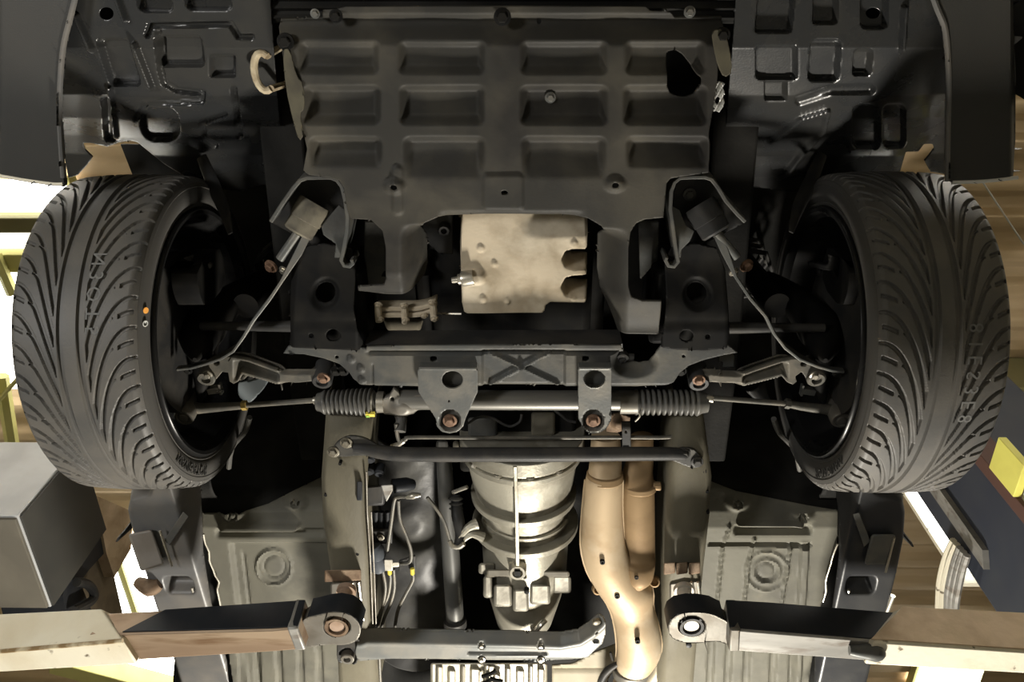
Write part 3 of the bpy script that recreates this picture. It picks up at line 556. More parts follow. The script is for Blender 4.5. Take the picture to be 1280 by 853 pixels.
# --- lower control arms and tension rods
def arm_out(s):
    L = [(398, 464), (394, 465), (367, 465.5), (349, 464.5), (330, 457.5), (311, 450.5), (292, 447), (280, 446), (264, 452), (248, 461), (252, 474), (259, 480), (268, 477), (278, 465), (285, 466), (287, 477), (292, 480), (298, 477), (303, 468), (330, 475), (349, 481), (367.5, 482.5), (396, 480)]
    R = [(877, 466), (890, 465), (905, 467), (930, 467.5), (945, 462), (975, 452), (992, 449), (1004, 449), (1018, 455), (1028, 463), (1026, 473), (1019, 478), (1010, 476), (1002, 465), (994, 471), (996, 477), (991, 481), (984, 478), (977, 470), (950, 477), (925, 483), (905, 482.5), (880, 481)]
    return L if s < 0 else R
for s in SIDES:
    O = np.array(arm_out(s), float)
    def arm_h(u, v, s=s, O=O):
        d, _ = sdf(np.stack([u, v], 1), O); x = u if s < 0 else 1277-u
        ch = (1-sst(-d, 2.0, 6.)); pocket = sst(x, 290, 300)*(1-sst(x, 345, 350))
        return .014*(1-ch)*pocket + .012*(1-sst(-d, 0, 4.5))*(1-pocket)*sst(x, 345, 360)
    holes = [circ(270.5, 453.8, 4.2, 3.4, 14)] if s < 0 else [circ(1004.5, 455.5, 4.2, 3.2, 14)]
    q = M(); q.sheet(O, holes, z=.222, h=arm_h, cell=1.0)
    la = build('lower_control_arm', q, ARM, car, 'curved grey steel lower arm with a ribbed hollow', solid=.016, fix=False)
    b = (404, 470.5) if s < 0 else (872.5, 473)
    q = M(); c = at(*b, .235); q.lathe(c, (.0, .35, -1), [(-.03, .020), (.014, .020), (.017, .018), (.017, .012), (.012, .011)], 28); build('bushing', q, STL, la)
    bolt(la, at(b[0]+(.5 if s < 0 else 1), b[1]+2, .217), (0, .35, -1), .0085, RBO, label='rusty bolt head')
    b = (259.7, 468.6) if s < 0 else (1018.5, 469.5)
    q = M(); c = at(*b, .228); q.lathe(c, (0, .2, -1), [(-.05, .010), (-.012, .018), (.012, .018), (.015, .015), (.015, .010), (.010, .009)], 28); build('ball_joint', q, ARM, la)
    bolt(la, at(*b, .213), (0, .2, -1), .0062, CHR)
    # tension rod: a flat bar from the front bracket out to the ball joint
    C = [(383, 296), (372, 318), (352, 352), (336, 376), (316, 402), (304, 422), (291, 440), (276, 449), (256, 456), (238, 461), (220, 463)] if s < 0 else [(896, 292), (906, 314), (920, 347), (938, 374), (958, 397), (968, 418), (982, 436), (1000, 450), (1022, 459), (1040, 464), (1056, 466)]
    P = [at(x, y, .235-.026*min(1, i/4)) for i, (x, y) in enumerate(C)]
    q = M(); rings = []
    for i, p in enumerate(P):
        t = P[min(i+1, len(P)-1)]-P[max(i-1, 0)]; t /= np.linalg.norm(t); n = np.cross(t, (0, 0, 1.)); n /= np.linalg.norm(n); 
        wd = .003 if i > 1 else .007; hh = .030 if 2 < i < 8 else .014
        rings.append([p-n*wd, p+n*wd, p+n*wd+np.array([0, 0, hh]), p-n*wd+np.array([0, 0, hh])])
    q.loft(rings); trd = build('tension_rod', q, GRY, car, 'slim grey flanged bar sweeping from the front bracket to the wheel', bev=.0015)
    h0 = P[-1]; q = M(); q.tube([h0+np.array([.02*-s*-1, 0, .005]), h0+np.array([.03*s, .0, .006])], [.012, .014], 14); q.lathe(h0+np.array([.032*s, 0, .008]), (s, .3, -.2), [(0, .014), (.004, .014), (.004, .007), (0, .006)], 16); build('rod_end_hub', q, ARM, trd)
    p = at(235, 463, .23) if s < 0 else at(1046, 466, .23)
    bolt(trd, p, (0, .1, -1), .006, DRK)
    q = M(); q.lathe(at(378, 408, .26) if s < 0 else at(900, 410, .26), (s, 0, 0), [(-.02, .012), (.0, .012), (.16, .0085), (.2, .0085)], 12)
    build('strut_bar', q, STL, car, 'thin dark bar reaching out behind the wheel')

# --- tension rod brackets with rubber bush
def bracket(s):
    W = [(338, 278), (352, 256), (366, 236), (375, 226), (383, 223), (400, 222.5), (413, 222.5), (421, 226), (427, 234), (431, 250), (434, 272), (433, 290), (429, 312), (426, 326), (430, 333), (437, 334), (441, 330), (439, 325)] if s < 0 else [(932, 278), (922, 268), (908, 252), (898, 235), (890, 225), (882, 222), (865, 222), (850, 223), (843, 229), (839, 240), (838, 262), (841, 282), (844, 305), (848, 328), (843, 334), (836, 333), (832, 326), (834, 322)]
    P = [at(x, y, .215) for x, y in W]; n = len(P)
    q = M(); rings = []
    for i, p in enumerate(P):
        t = P[min(i+1, n-1)]-P[max(i-1, 0)]; t[2] = 0; t /= np.linalg.norm(t); nn = np.array([t[1], -t[0], 0])*(1 if s < 0 else -1)*.0035
        hh = .085 if 0 < i < 13 else .05
        rings.append([p-nn, p+nn, p+nn+np.array([0, 0, hh]), p-nn+np.array([0, 0, hh])])
    q.loft(rings); br = build('rod_bracket', q, SUB, car, 'folded steel bracket holding the rubber bush at the tray corner', bev=.0015)
    q = M(); q.sheet(W[:14]+([(405, 315), (380, 300)] if s < 0 else [(866, 312), (890, 300)]), z=.29, cell=3, h=lambda u, v: -.0*u); build('bracket_plate', q, STL, br, solid=.004, fix=False)
    if s > 0:
        bolt(br, at(862, 243, .284), (0, 0, -1), .008, SUB)
    # wing running down on the inner side
    q = M(); q.sheet([(420, 262), (432, 270), (434, 290), (430, 312), (426, 330), (418, 322), (420, 305), (404, 294), (400, 284)] if s < 0 else [(840, 262), (852, 268), (858, 284), (868, 290), (862, 302), (852, 312), (850, 330), (845, 334), (842, 318), (838, 290)], z=.235, cell=1.6, h=lambda u, v: .03*sst(v, 262, 335)*0+.025*(1-sst(v, 260, 300))); build('bracket_wing', q, GRY if s > 0 else SUB, br, solid=.004, fix=False)
    a, b = (at(394, 254, .265), at(371, 294, .24)) if s < 0 else (at(874, 256, .265), at(897, 294, .24))
    L = np.linalg.norm(b-a); q = M(); q.lathe(a, b-a, [(0, .006), (0, .029), (.008, .031), (L*.55, .030), (L*.56, .028), (L*.9, .028), (L*.95, .025), (L*.96, .02), (L*.96, .008)], 28); build('rod_bush', q, mat('bush_dusty', (.16, .145, .11), .7, c2=(.05, .045, .04), amt=.8, scale=20) if s < 0 else STL, br, 'dusty beige cylinder bush' if s < 0 else None)
    q = M(); e = at(350, 324, .235) if s < 0 else at(921, 322, .235); q.tube([b-(b-a)*.05, e], .0085, 12); build('rod_stub', q, GRY, br, 'pale threaded rod stub')
    bolt(br, at(*((355, 338) if s < 0 else (917, 340)), .24), (s*.5, .5, -1), .0065, CHR)
    bolt(br, at(*((339, 333) if s < 0 else (933, 332)), .26), (s*.5, .3, -1), .009, RBO)
for s in SIDES: bracket(s)

# --- pipe behind the rack and the tubular brace
q = M(); q.tube([at(495, 530, .25), at(497, 546, .25), at(501, 553, .25), at(508, 549, .25), at(520, 547, .25), at(640, 547.5, .25), at(775, 547, .25), at(832, 547, .25), at(842, 544, .25), at(846, 537, .26), at(846, 518, .27)], .0042, 10, 4); pipe = build('steering_pipe', q, ARM, car, 'thin bare steel pipe behind the steering rack')
q = M(); q.tube([at(505, 551, .25), at(498, 556, .25), at(490, 558, .26)], .0055, 10); build('pipe_end', q, CHR, pipe)
q = M(); q.tube([at(500, 540, .25), at(502, 525, .27), at(497, 510, .29)], .012, 12); build('pipe_hose', q, BOO, pipe)
q = M(); q.sheet([(777, 528), (788, 528), (789, 560), (778, 560)], [circ(782.5, 540, 1.8, 1.8, 8)], z=.24, cell=1.5); build('pipe_clip', q, STL, pipe, solid=.004, fix=False)
q = M(); q.sheet([(757, 520), (775, 517), (788, 522), (786, 536), (772, 541), (758, 540)], z=.28, cell=2, h=lambda u, v: -.012*(1-sst(np.hypot(u-772, v-529), 3, 10))); build('pipe_bracket', q, RUS, pipe, 'reddish brown rusted bracket', solid=.006, fix=False)
q = M(); q.tube([at(585, 530, .235), at(595, 523, .235), at(605, 521, .235), at(618, 524, .235), at(630, 531, .235), at(640, 533, .235), at(650, 527, .235), at(652, 518, .24)], .0028, 8, 4); build('fluid_line', q, STL, pipe); q = M(); q.tube([at(692, 512, .24), at(702, 520, .235), at(710, 526, .235), at(720, 528, .235)], .0028, 8, 4); build('fluid_line', q, STL, pipe)
q = M(); q.tube([at(442, 560, .205), at(455, 561, .205), at(472, 565, .203), at(495, 567.5, .20), at(530, 568.5, .20), at(700, 568.5, .20), at(835, 567.5, .205), at(858, 570, .205)], [.010, .012, .0145, .0155, .0155, .0155, .0145, .011], 20, 3, flat=.9); brace = build('tubular_brace', q, STL, car, 'black tube brace under the bell housing')
for s, O, B in ((-1, [(414, 567), (418, 556), (428, 548), (440, 545), (456, 548), (470, 556), (484, 566), (470, 572), (452, 569), (424, 572)], ((416.6, 565), (433, 553.5))), (1, [(836, 574), (846, 566), (850, 560), (866, 561), (876, 570), (878, 582), (866, 586), (850, 580)], ((871.4, 577.5), (855, 567.6)))):
    q = M(); q.sheet(O, z=.206, cell=1.6, sm=1); pl = build('brace_foot', q, STL2, brace, solid=.005, fix=False)
    for p in B: bolt(brace, at(*p, .205), (0, 0, -1), .0085, BOLT if s < 0 else STL)

# --- hubs, discs and dampers inside the wheels
for s in SIDES:
    q = M(); q.lathe((s*.668, 0, .317), (s, 0, 0), [(-.012, .06), (-.012, .165), (.012, .165), (.012, .06)], 48); hub = build('brake_disc', q, STL, car)
    q = M(); q.tube([(s*.60, .0, .20), (s*.615, .0, .26), (s*.63, 0, .33), (s*.60, -.02, .45), (s*.575, -.03, .55)], [.004, .032, .045, .03, .006], 14, 4); q.tube([(s*.63, 0, .30), (s*.625, .08, .275), (s*.640, .135, .265)], [.03, .02, .004], 12, 3)
    build('steering_knuckle', q, DRK, hub)
    q = M(); q.sheet([(-60, 60), (60, 60), (75, 110), (60, 150), (-60, 150), (-75, 110)], cell=8, sm=1, xf=lambda u, v, dz: np.stack([s*(.635-.0*u)+0*u, -.02-(v/1000)*.98, .317+u/1000], 1)); build('brake_caliper', q, DRK, hub, solid=.05, bev=.006)
    q = M(); q.tube([(s*.56, -.02, .40), (s*.53, -.015, .86)], .028, 18); build('damper', q, DRK, car, bev=.0)
    q = M(); q.tube([(s*(.545+.045*0)+.055*math.cos(t*.9), -.018+.055*math.sin(t*.9), .56+t*.006) for t in np.arange(0, 46, 1.)], .006, 8); build('coil_spring', q, STL, car)
    q = M(); q.tube([at(312, 522, .30), at(306, 540, .33), at(290, 560, .38), at(286, 585, .42)], .006, 8, 4); mir(q, s) if s > 0 else q; build('brake_hose', q, BOO, car)
    q = M(); c = at(268, 487, .27); q.obox(c, (.012, -.002, 0), (.001, .006, 0), (0, 0, .008)); q.obox(at(276, 486, .268), (.002, 0, 0), (0, .012, 0), (0, 0, .006)); mir(q, s) if s > 0 else q; build('sensor_bracket', q, CHR if s < 0 else GRY, car, 'small bright sensor bracket')
    q = M(); q.sheet([(298, 500), (302, 472), (336, 477), (330, 486), (318, 496), (306, 502)] if s < 0 else [(962, 500), (958, 480), (930, 484), (938, 492), (950, 500)], z=.31, cell=2, h=lambda u, v: .02*np.sin((u-v)*.08)); build('heat_shield', q, mat('pale_blue_shield', (.15, .17, .18), .5) if s < 0 else STL, car, 'small pale blue grey shield' if s < 0 else None, solid=.003, fix=False)

    q = M(); O_ = [(199, 369), (206, 352), (218, 344), (230, 322), (239, 318), (243, 330), (262, 333), (262, 338), (238, 337), (228, 352), (212, 366)]
    q.sheet(O_, z=.30, cell=1.6, h=lambda u, v: .01*np.sin(u*.15)); mir(q, s) if s > 0 else q; build('caliper_bracket', q, STL2 if s < 0 else DRK, hub, solid=.012, fix=False)
    q = M(); q.sheet([(199, 474), (214, 478), (228, 488), (238, 500), (228, 508), (212, 512), (203, 508)], z=.34, cell=2, sm=1); mir(q, s) if s > 0 else q; build('backing_plate', q, STL2 if s < 0 else DRK, hub, solid=.004, fix=False)
    for x_, y_ in ((225, 440), (245, 432), (256, 425)):
        q = M(); q.tube([at(x_, y_-22, .32), at(x_+4, y_, .30)], [.010, .007], 10); mir(q, s) if s > 0 else q; build('hub_stud', q, STL, hub)
    q = M(); q.tube([at(252, 196, .50), at(268, 235, .46), at(280, 262, .42), at(288, 292, .38)], [.012, .016, .014, .006], 8, 3, flat=.4); mir(q, s) if s > 0 else q; build('wiring_strap', q, STL, car)
# ================================================================== wheels
TR, TW, RR = .317, .2145, .2525            # tyre radius, width, rim radius
XO, XI = .831, .6165
def tread(a, w):
    """groove depth for angle a (towards the rear at the bottom = +) and width coordinate w in metres"""
    n = 38; pitch = 2*np.pi*TR/n; sarc = a*TR; aw = np.abs(w); dep = 0*a
    for c in (-.0165, .0165): dep = np.maximum(dep, 1-sst(np.abs(w-c), .0038, .0054))
    def fam(w0, w1, Ls, p, off, wd0, wd1, sd=0):
        nonlocal dep
        t = np.clip((w1-aw)/(w1-w0), 0, 1); f = Ls*t**p+off*pitch
        df = Ls*p*np.maximum(t, 1e-3)**(p-1)/(w1-w0)
        for shift in ((0, .5) if sd else (0,)):
            g = sarc-f-np.where(w > 0, 0, .5*pitch)-shift*pitch; g = (g+pitch/2) % pitch-pitch/2
            wd = wd1+(wd0-wd1)*(1-t)
            d = np.abs(g)/np.sqrt(1+df**2)
            k = (1-sst(d, wd*.5, wd*.5+.0012))*(aw > w0)*(aw < w1+.0001)
            dep = np.maximum(dep, k)
    fam(.027, .108, .150, 2.2, 0, .0040, .0062)
    fam(.048, .072, .040, 1.6, .72, .0012, .0022)
    fam(.080, .103, .010, 1.2, .48, .0048, .0048)
    return dep
def wheel(s):
    wt = empty_part('front_wheel', (s*(XO+XI)/2, 0, TR), car)
    NA, NW = 1400, 170
    A = np.linspace(0, 2*np.pi, NA, endpoint=False); W = np.linspace(-.1073, .1073, NW)
    aa, ww = np.meshgrid(A, W, indexing='ij')
    crown = TR-.006*(np.abs(ww)/.1073)**2.6-.010*np.clip((np.abs(ww)-.094)/.0133, 0, 1)**2
    d = tread(aa, ww); fade = 1-sst(np.abs(ww), .1035, .1073)
    r = crown-.0055*d*fade
    x = s*(XO+XI)/2+ww; y = r*np.sin(aa); z = TR-r*np.cos(aa)
    I = np.arange(NA*NW).reshape(NA, NW); J = np.roll(I, -1, 0)
    f = np.stack([I[:, :-1], J[:, :-1], J[:, 1:], I[:, 1:]], -1).reshape(-1, 4)
    q = M(); q.add(np.stack([x, y, z], -1), f.tolist()); ty = build('tyre', q, RUB, wt, sharp=50, fix=False)
    tag(ty, 'black tyre with curved directional tread grooves')
    for sd in (-1, 1):                         # side walls
        xs = s*(XO+XI)/2; P = [(.1073, TR-.0165), (.1095, TR-.022), (.1100, TR-.024), (.1092, TR-.0255), (.1112, TR-.034), (.1122, TR-.044), (.1100, TR-.054), (.1075, RR+.007), (.1085, RR+.005), (.1050, RR-.003)]
        q = M(); q.lathe((xs, 0, TR), (sd, 0, 0), P, 220, caps=False); build('sidewall', q, SWR, ty, 'slightly paler tyre side wall')
    ins = -s
    xs = s*(XO+XI)/2+ins*.1075
    q = M(); q.lathe((xs, 0, TR), (-ins, 0, 0), [(0.002, RR-.002), (-.004, RR-.006), (-.003, RR-.010), (.006, RR-.014), (.012, RR-.020), (.05, RR-.026), (.09, RR-.034), (.17, RR-.036), (.19, RR-.05)], 120, caps=False); rim = build('rim', q, mat('rim_black', (.02, .02, .02), .3, .4), wt, solid=.003, off=1)
    q = M(); q.lathe((xs, 0, TR), (-ins, 0, 0), [(.012, RR-.0195), (.009, RR-.0165), (.0085, RR-.0185), (.012, RR-.0215)], 120, caps=False); build('rim_edge', q, CHR, rim, 'bright edge line')
    for k in range(10):
        a = 2*math.pi*k/10; c, sn = math.cos(a), math.sin(a); q = M(); e = np.array([0, c, sn]); t = np.array([0, -sn, c]); o = np.array([xs-ins*.185, 0, TR])
        q.hexa([o+e*.05-t*.022, o+e*.05+t*.022, o+e*.215+t*.018, o+e*.215-t*.018, o+e*.05-t*.022-np.array([ins*.02, 0, 0]), o+e*.05+t*.022-np.array([ins*.02, 0, 0]), o+e*.215+t*.018-np.array([ins*.02, 0, 0]), o+e*.215-t*.018-np.array([ins*.02, 0, 0])]); build('spoke', q, DRK, rim, bev=.003)
    q = M(); q.lathe((xs-ins*.19, 0, TR), (-ins, 0, 0), [(0, .001), (0, .075), (.02, .07), (.02, .001)], 40); build('rim_hub', q, DRK, rim)
    return ty
def empty_part(name, p, parent):
    o = bpy.data.objects.new(name, None); COL.objects.link(o); o.parent = parent; o.location = np.array(p)-ORG[parent.name]; o.empty_display_size = .05; ORG[o.name] = np.array(p, float); return o
def textmesh(t, size):
    cu = bpy.data.curves.new('t', 'FONT'); cu.body = t; cu.size = size; cu.align_x = 'CENTER'; cu.align_y = 'CENTER'; cu.resolution_u = 2
    o = bpy.data.objects.new('t', cu); COL.objects.link(o); dg = bpy.context.evaluated_depsgraph_get(); me = bpy.data.meshes.new_from_object(o.evaluated_get(dg))
    b = bmesh.new(); b.from_mesh(me); bmesh.ops.triangulate(b, faces=b.faces); bmesh.ops.subdivide_edges(b, edges=[e for e in b.edges if e.calc_length() > size*.25], cuts=1); bmesh.ops.triangulate(b, faces=b.faces)
    v = np.array([q.co[:] for q in b.verts]); b.verts.index_update(); f = [[q.index for q in p.verts] for p in b.faces]; b.free(); bpy.data.objects.remove(o); bpy.data.curves.remove(cu); bpy.data.meshes.remove(me); return v, f
tyl = wheel(-1); tyr = wheel(1)
tag(tyl.parent, 'wheel with an orange dot on the tyre shoulder'); tag(tyr.parent, 'wheel with a plain shadowed tyre')
def sidetext(s, txt, size, a0, rc, ty, mt):
    v, f = textmesh(txt, size); ang = a0+s*0+v[:, 0]/rc; rad = rc+v[:, 1]
    xs = s*(XO+XI)/2-s*.1128
    q = M(); q.add(np.stack([np.full(len(v), xs), rad*np.sin(ang), TR-rad*np.cos(ang)], 1), f); return build('raised_lettering', q, mt, ty, fix=False, smooth=False, solid=.0015, off=0)
LETT = mat('lettering_rubber', (.05, .049, .047), .5)

# markings on the tyres
def treadtext(s, txt, size, a0, w0, ty):
    v, f = textmesh(txt, size); ang = a0+v[:, 0]/TR; w_ = w0-v[:, 1]; r = TR-.006*(np.abs(w_)/.1073)**2.6+.0004
    x = s*(XO+XI)/2+w_; q = M(); q.add(np.stack([x, r*np.sin(ang), TR-r*np.cos(ang)], 1), f); return build('printed_mark', q, INK, ty, 'faint printed characters on the tread', fix=False, smooth=False)
sidetext(-1, 'NAVIGATOR', .026, math.radians(44), .279, tyl, LETT); sidetext(1, 'NAVIGATOR', .026, math.radians(44), .279, tyr, LETT)
treadtext(-1, 'N 3 O T 5', .034, math.radians(-39), .040, tyl); treadtext(1, '8 1 E S 3 E 8', .034, math.radians(-14), .045, tyr)
for a, r, mt, nm in ((-.60, .0055, ORA, 'orange_dot'), (-.52, .0055, WHM, 'white_ring')):
    q = M(); xs = -(XO+XI)/2+.1118; R_ = .283; c = np.array([xs, R_*math.sin(a), TR-R_*math.cos(a)]); n_ = np.array([.9, .0, -.45])
    q.lathe(c, n_, [(-.002, r), (.0012, r), (.0012, r*(.72 if nm == 'white_ring' else .05)), (-.001, r*(.7 if nm == 'white_ring' else .04))], 20); build(nm, q, mt, tyl, nm.replace('_', ' ')+' on the side wall')
# ================================================================== rear half of the underside
# --- floor pans with their pressings
FZ = ([470, 520, 570, 610, 640, 660, 1000], [.62, .56, .47, .40, .365, .35, .345])
def floor_z(u, v): return np.interp(v, *FZ)
def floor_left(u, v):
    h = -.014*(1-sst(rrect(u, v, 276, 654, 374, 664, 5, -.6), -3, 3))+.012*(1-sst(rrect(u, v, 270, 663, 405, 671, 4), -3, 3))
    h += .012*sst(v, 678, 683)*sst(u, 284+(v-680)*.12, 291+(v-680)*.12)
    for r, d in ((22, -.006), (13, .004)): h += d*(1-sst(np.abs(np.hypot(u-341, v-713)-r), 0, 3))
    for x, y in ((291.8, 644), (370.5, 628)): h -= .008*(1-sst(np.hypot((u-x)/1.4, v-y), 5, 13)); h += .010*(1-sst(np.abs(np.hypot(u-x, v-y)-4), .3, 1.4))
    for x in (300, 318, 345, 372, 396): h += .007*(1-sst(np.abs(u-x-(v-800)*.05), 2, 6))*sst(v, 770, 800)
    h += .004*(1-sst(np.abs(u-300-(v-680)*.12), 1, 3))*sst(v, 690, 700)
    return h
def floor_right(u, v):
    h = -.012*(1-sst(pld(u, v, [(924, 654), (1000, 655)]), 1, 5))+.014*(1-sst(rrect(u, v, 918, 658, 1014, 668, 4), -3, 3))
    h += .010*(1-sst(pld(u, v, [(888, 681), (1012, 682)]), 1, 3.2))
    for r, d in ((24, -.005), (15, -.005), (10, .004)): h += d*(1-sst(np.abs(np.hypot((u-958)/1.1, v-714)-r), 0, 3))
    for x, y in ((922, 629), (1003, 646)): h -= .008*(1-sst(np.hypot((u-x)/1.4, v-y), 5, 13)); h += .010*(1-sst(np.abs(np.hypot(u-x, v-y)-4), .3, 1.4))
    for pl in ([(912, 660), (903, 684), (896, 755)], [(943, 674), (936, 700), (930, 755)], [(988, 684), (982, 720), (976, 760)]): h -= .006*(1-sst(pld(u, v, pl)+.8*np.sin(v*.9+u*.3), .5, 3))
    h -= .010*(1-sst(np.abs(u-1006+(v-680)*.06), 3, 7))*sst(v, 676, 684)
    for x in (890, 912, 935, 968, 992): h += .007*(1-sst(np.abs(u-x+(v-800)*.05), 2, 6))*sst(v, 790, 810)
    return h
fe = [(252, 640), (253, 668), (260, 690), (266, 712), (273, 728), (272, 745), (279, 770), (292, 860), (300, 930)]
q = M(); q.sheet([(252, 642), (300, 641), (335, 630), (370, 612), (403, 596), (440, 590), (440, 930)]+fe[::-1], z=floor_z, h=floor_left, cell=2); fl = build('floor_pan', q, UND, car, 'pressed floor pan with ridge, round boss and faint brown dust', solid=.003, fix=False)
fr_ = [(1048, 640), (1046, 680), (1040, 700), (1034, 715), (1031, 740), (1024, 765), (1010, 860), (1004, 930)]
q = M(); q.sheet([(850, 596), (884, 600), (920, 614), (960, 622), (1010, 632), (1048, 638)]+fr_+[(850, 930)], z=floor_z, h=floor_right, cell=2); fr = build('floor_pan', q, UND, car, 'olive grey floor pan with wavy sealed seams and ringed boss', solid=.003, fix=False)
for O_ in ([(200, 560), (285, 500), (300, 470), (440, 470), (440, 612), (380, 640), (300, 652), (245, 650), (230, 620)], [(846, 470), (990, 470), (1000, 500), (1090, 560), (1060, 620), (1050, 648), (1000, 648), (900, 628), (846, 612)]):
    q = M(); q.sheet(O_, z=lambda u, v: floor_z(u, v)+.006, cell=4, h=lambda u, v: .004*np.sin(u*.05+v*.03)); build('wheelhouse_panel', q, BOD, car, 'inner panel behind the wheel, darker than the floor pan', solid=.003, fix=False)  # continues the floor surface in a darker colour
for pan_, E in ((fl, fe[1:7]), (fr, fr_[1:6])):
    q = M(); q.tube([at(x+RNG.uniform(-1.5, 1.5), y, .335) for (x0, y0), (x1, y1) in zip(E[:-1], E[1:]) for x, y in ((x0, y0), ((x0+x1)/2, (y0+y1)/2))], .0028, 8, 2); build('seam_bead', q, CHR, pan_, 'broken pale seam bead')
q = M(); q.sheet([(403, 470), (884, 470), (884, 960), (403, 960)], z=lambda u, v: np.interp(v, [470, 540, 620, 960], [.75, .66, .56, .54]), cell=8, h=lambda u, v: -.16*sst(np.abs(u-645), 150, 240)); build('tunnel', q, BOD, car, solid=.004, fix=False)
q = M(); q.sheet([(462, 566), (560, 566), (566, 640), (560, 720), (566, 840), (462, 840)], z=.35, cell=2.5, h=lambda u, v: .05*((u-520)/50)**2+.0009*np.sin(u*.11+v*.05)*np.sin(v*.06)+.0006*np.sin(v*.21+u*.2)-.016*(1-sst(np.hypot((u-512)/1.2, v-652), 10, 34))); build('tunnel_shield', q, TUN, car, 'crumpled dark heat shield in the tunnel', solid=.003, fix=False)
# --- long rails
def rail(Lp, Rp, lab):
    q = M(); rings = []
    for (lx, y), (rx, y2) in zip(Lp, Rp):
        zl = .215+.055*(1-sst(y, 515, 570)); a, b = at(lx, y, zl), at(rx, y2, zl); m1 = a*.86+b*.14; m2 = a*.14+b*.86; up = np.array([0, 0, .012]); T = np.array([0, 0, .16])
        rings.append([a+T, a+up, m1, (a+b)/2+np.array([0, 0, .003]), m2, b+up, b+T])
    q.loft(rings, caps=False, closed=False); return build('floor_rail', q, RAIL, car, lab, solid=.003, fix=False, sharp=60)
rl = rail([(409, 500), (406, 545), (402, 600), (404, 650), (411, 700), (420, 760), (424, 860)], [(468, 500), (458, 545), (455, 600), (456, 650), (460, 700), (463, 780), (470, 870)], 'broad olive brown box rail with a rusty block beneath')
rr_ = rail([(846, 500), (842, 570), (838, 620), (834, 680), (832, 730), (830, 790), (826, 870)], [(876, 500), (884, 560), (889, 600), (886, 650), (879, 710), (875, 750), (866, 860)], 'broad olive grey box rail with a segmented rusty block beneath')
q = M()
for pts in ([(458, 590), (459, 640), (463, 700), (466, 780)], [(464, 640), (468, 720), (470, 780)]): q.tube([at(x, y, .216) for x, y in pts], .0018, 8)
build('rail_flange', q, PADS, rl, 'pale rail edge')
for rl_, pts in ((rl, ((425, 580), (407, 619), (447, 693))), (rr_, ((881, 590), (884, 615), (885, 641)))):
    for x, y in pts: q = M(); q.lathe(at(x, y, .214), (0, 0, -1), [(-.01, .0035), (.0015, .0035)], 12); build('rail_hole_plug', q, DRK, rl_)
for k, (xa, xb, rp_) in enumerate(((405, 452, rl), (829, 876, rr_))):
    n = 1 if k == 0 else 3
    for i in range(n):
        x0, x1 = xa+(xb-xa)*i/n+.6, xa+(xb-xa)*(i+1)/n-.6; yy = 713 if k == 0 else 704
        q = M(); q.hexa([at(x0, yy, .185), at(x1, yy-1, .185), at(x1, yy+13, .185), at(x0, yy+15, .185), at(x0, yy, .215), at(x1, yy-1, .215), at(x1, yy+13, .215), at(x0, yy+15, .215)]); build('jacking_block', q, RUS, rp_, 'rusty brown jacking block', bev=.003)
    q = M(); q.hexa([at(xa+8, 730, .208), at(xb, 726, .208), at(xb+2, 775, .208), at(xa+8, 775, .208), at(xa+8, 730, .23), at(xb, 726, .23), at(xb+2, 775, .23), at(xa+8, 775, .23)]); build('jacking_foot', q, PADS, rp_, 'rubbed bare steel foot', bev=.004)
    for i, xx in enumerate((xa+.92*(xb-xa), xa+.75*(xb-xa))): q = M(); q.tube([at(xx, 728, .196), at(xx+6, 775, .196)], .003, 8); build('bright_edge', q, CHR, rp_, 'bright scraped edge')

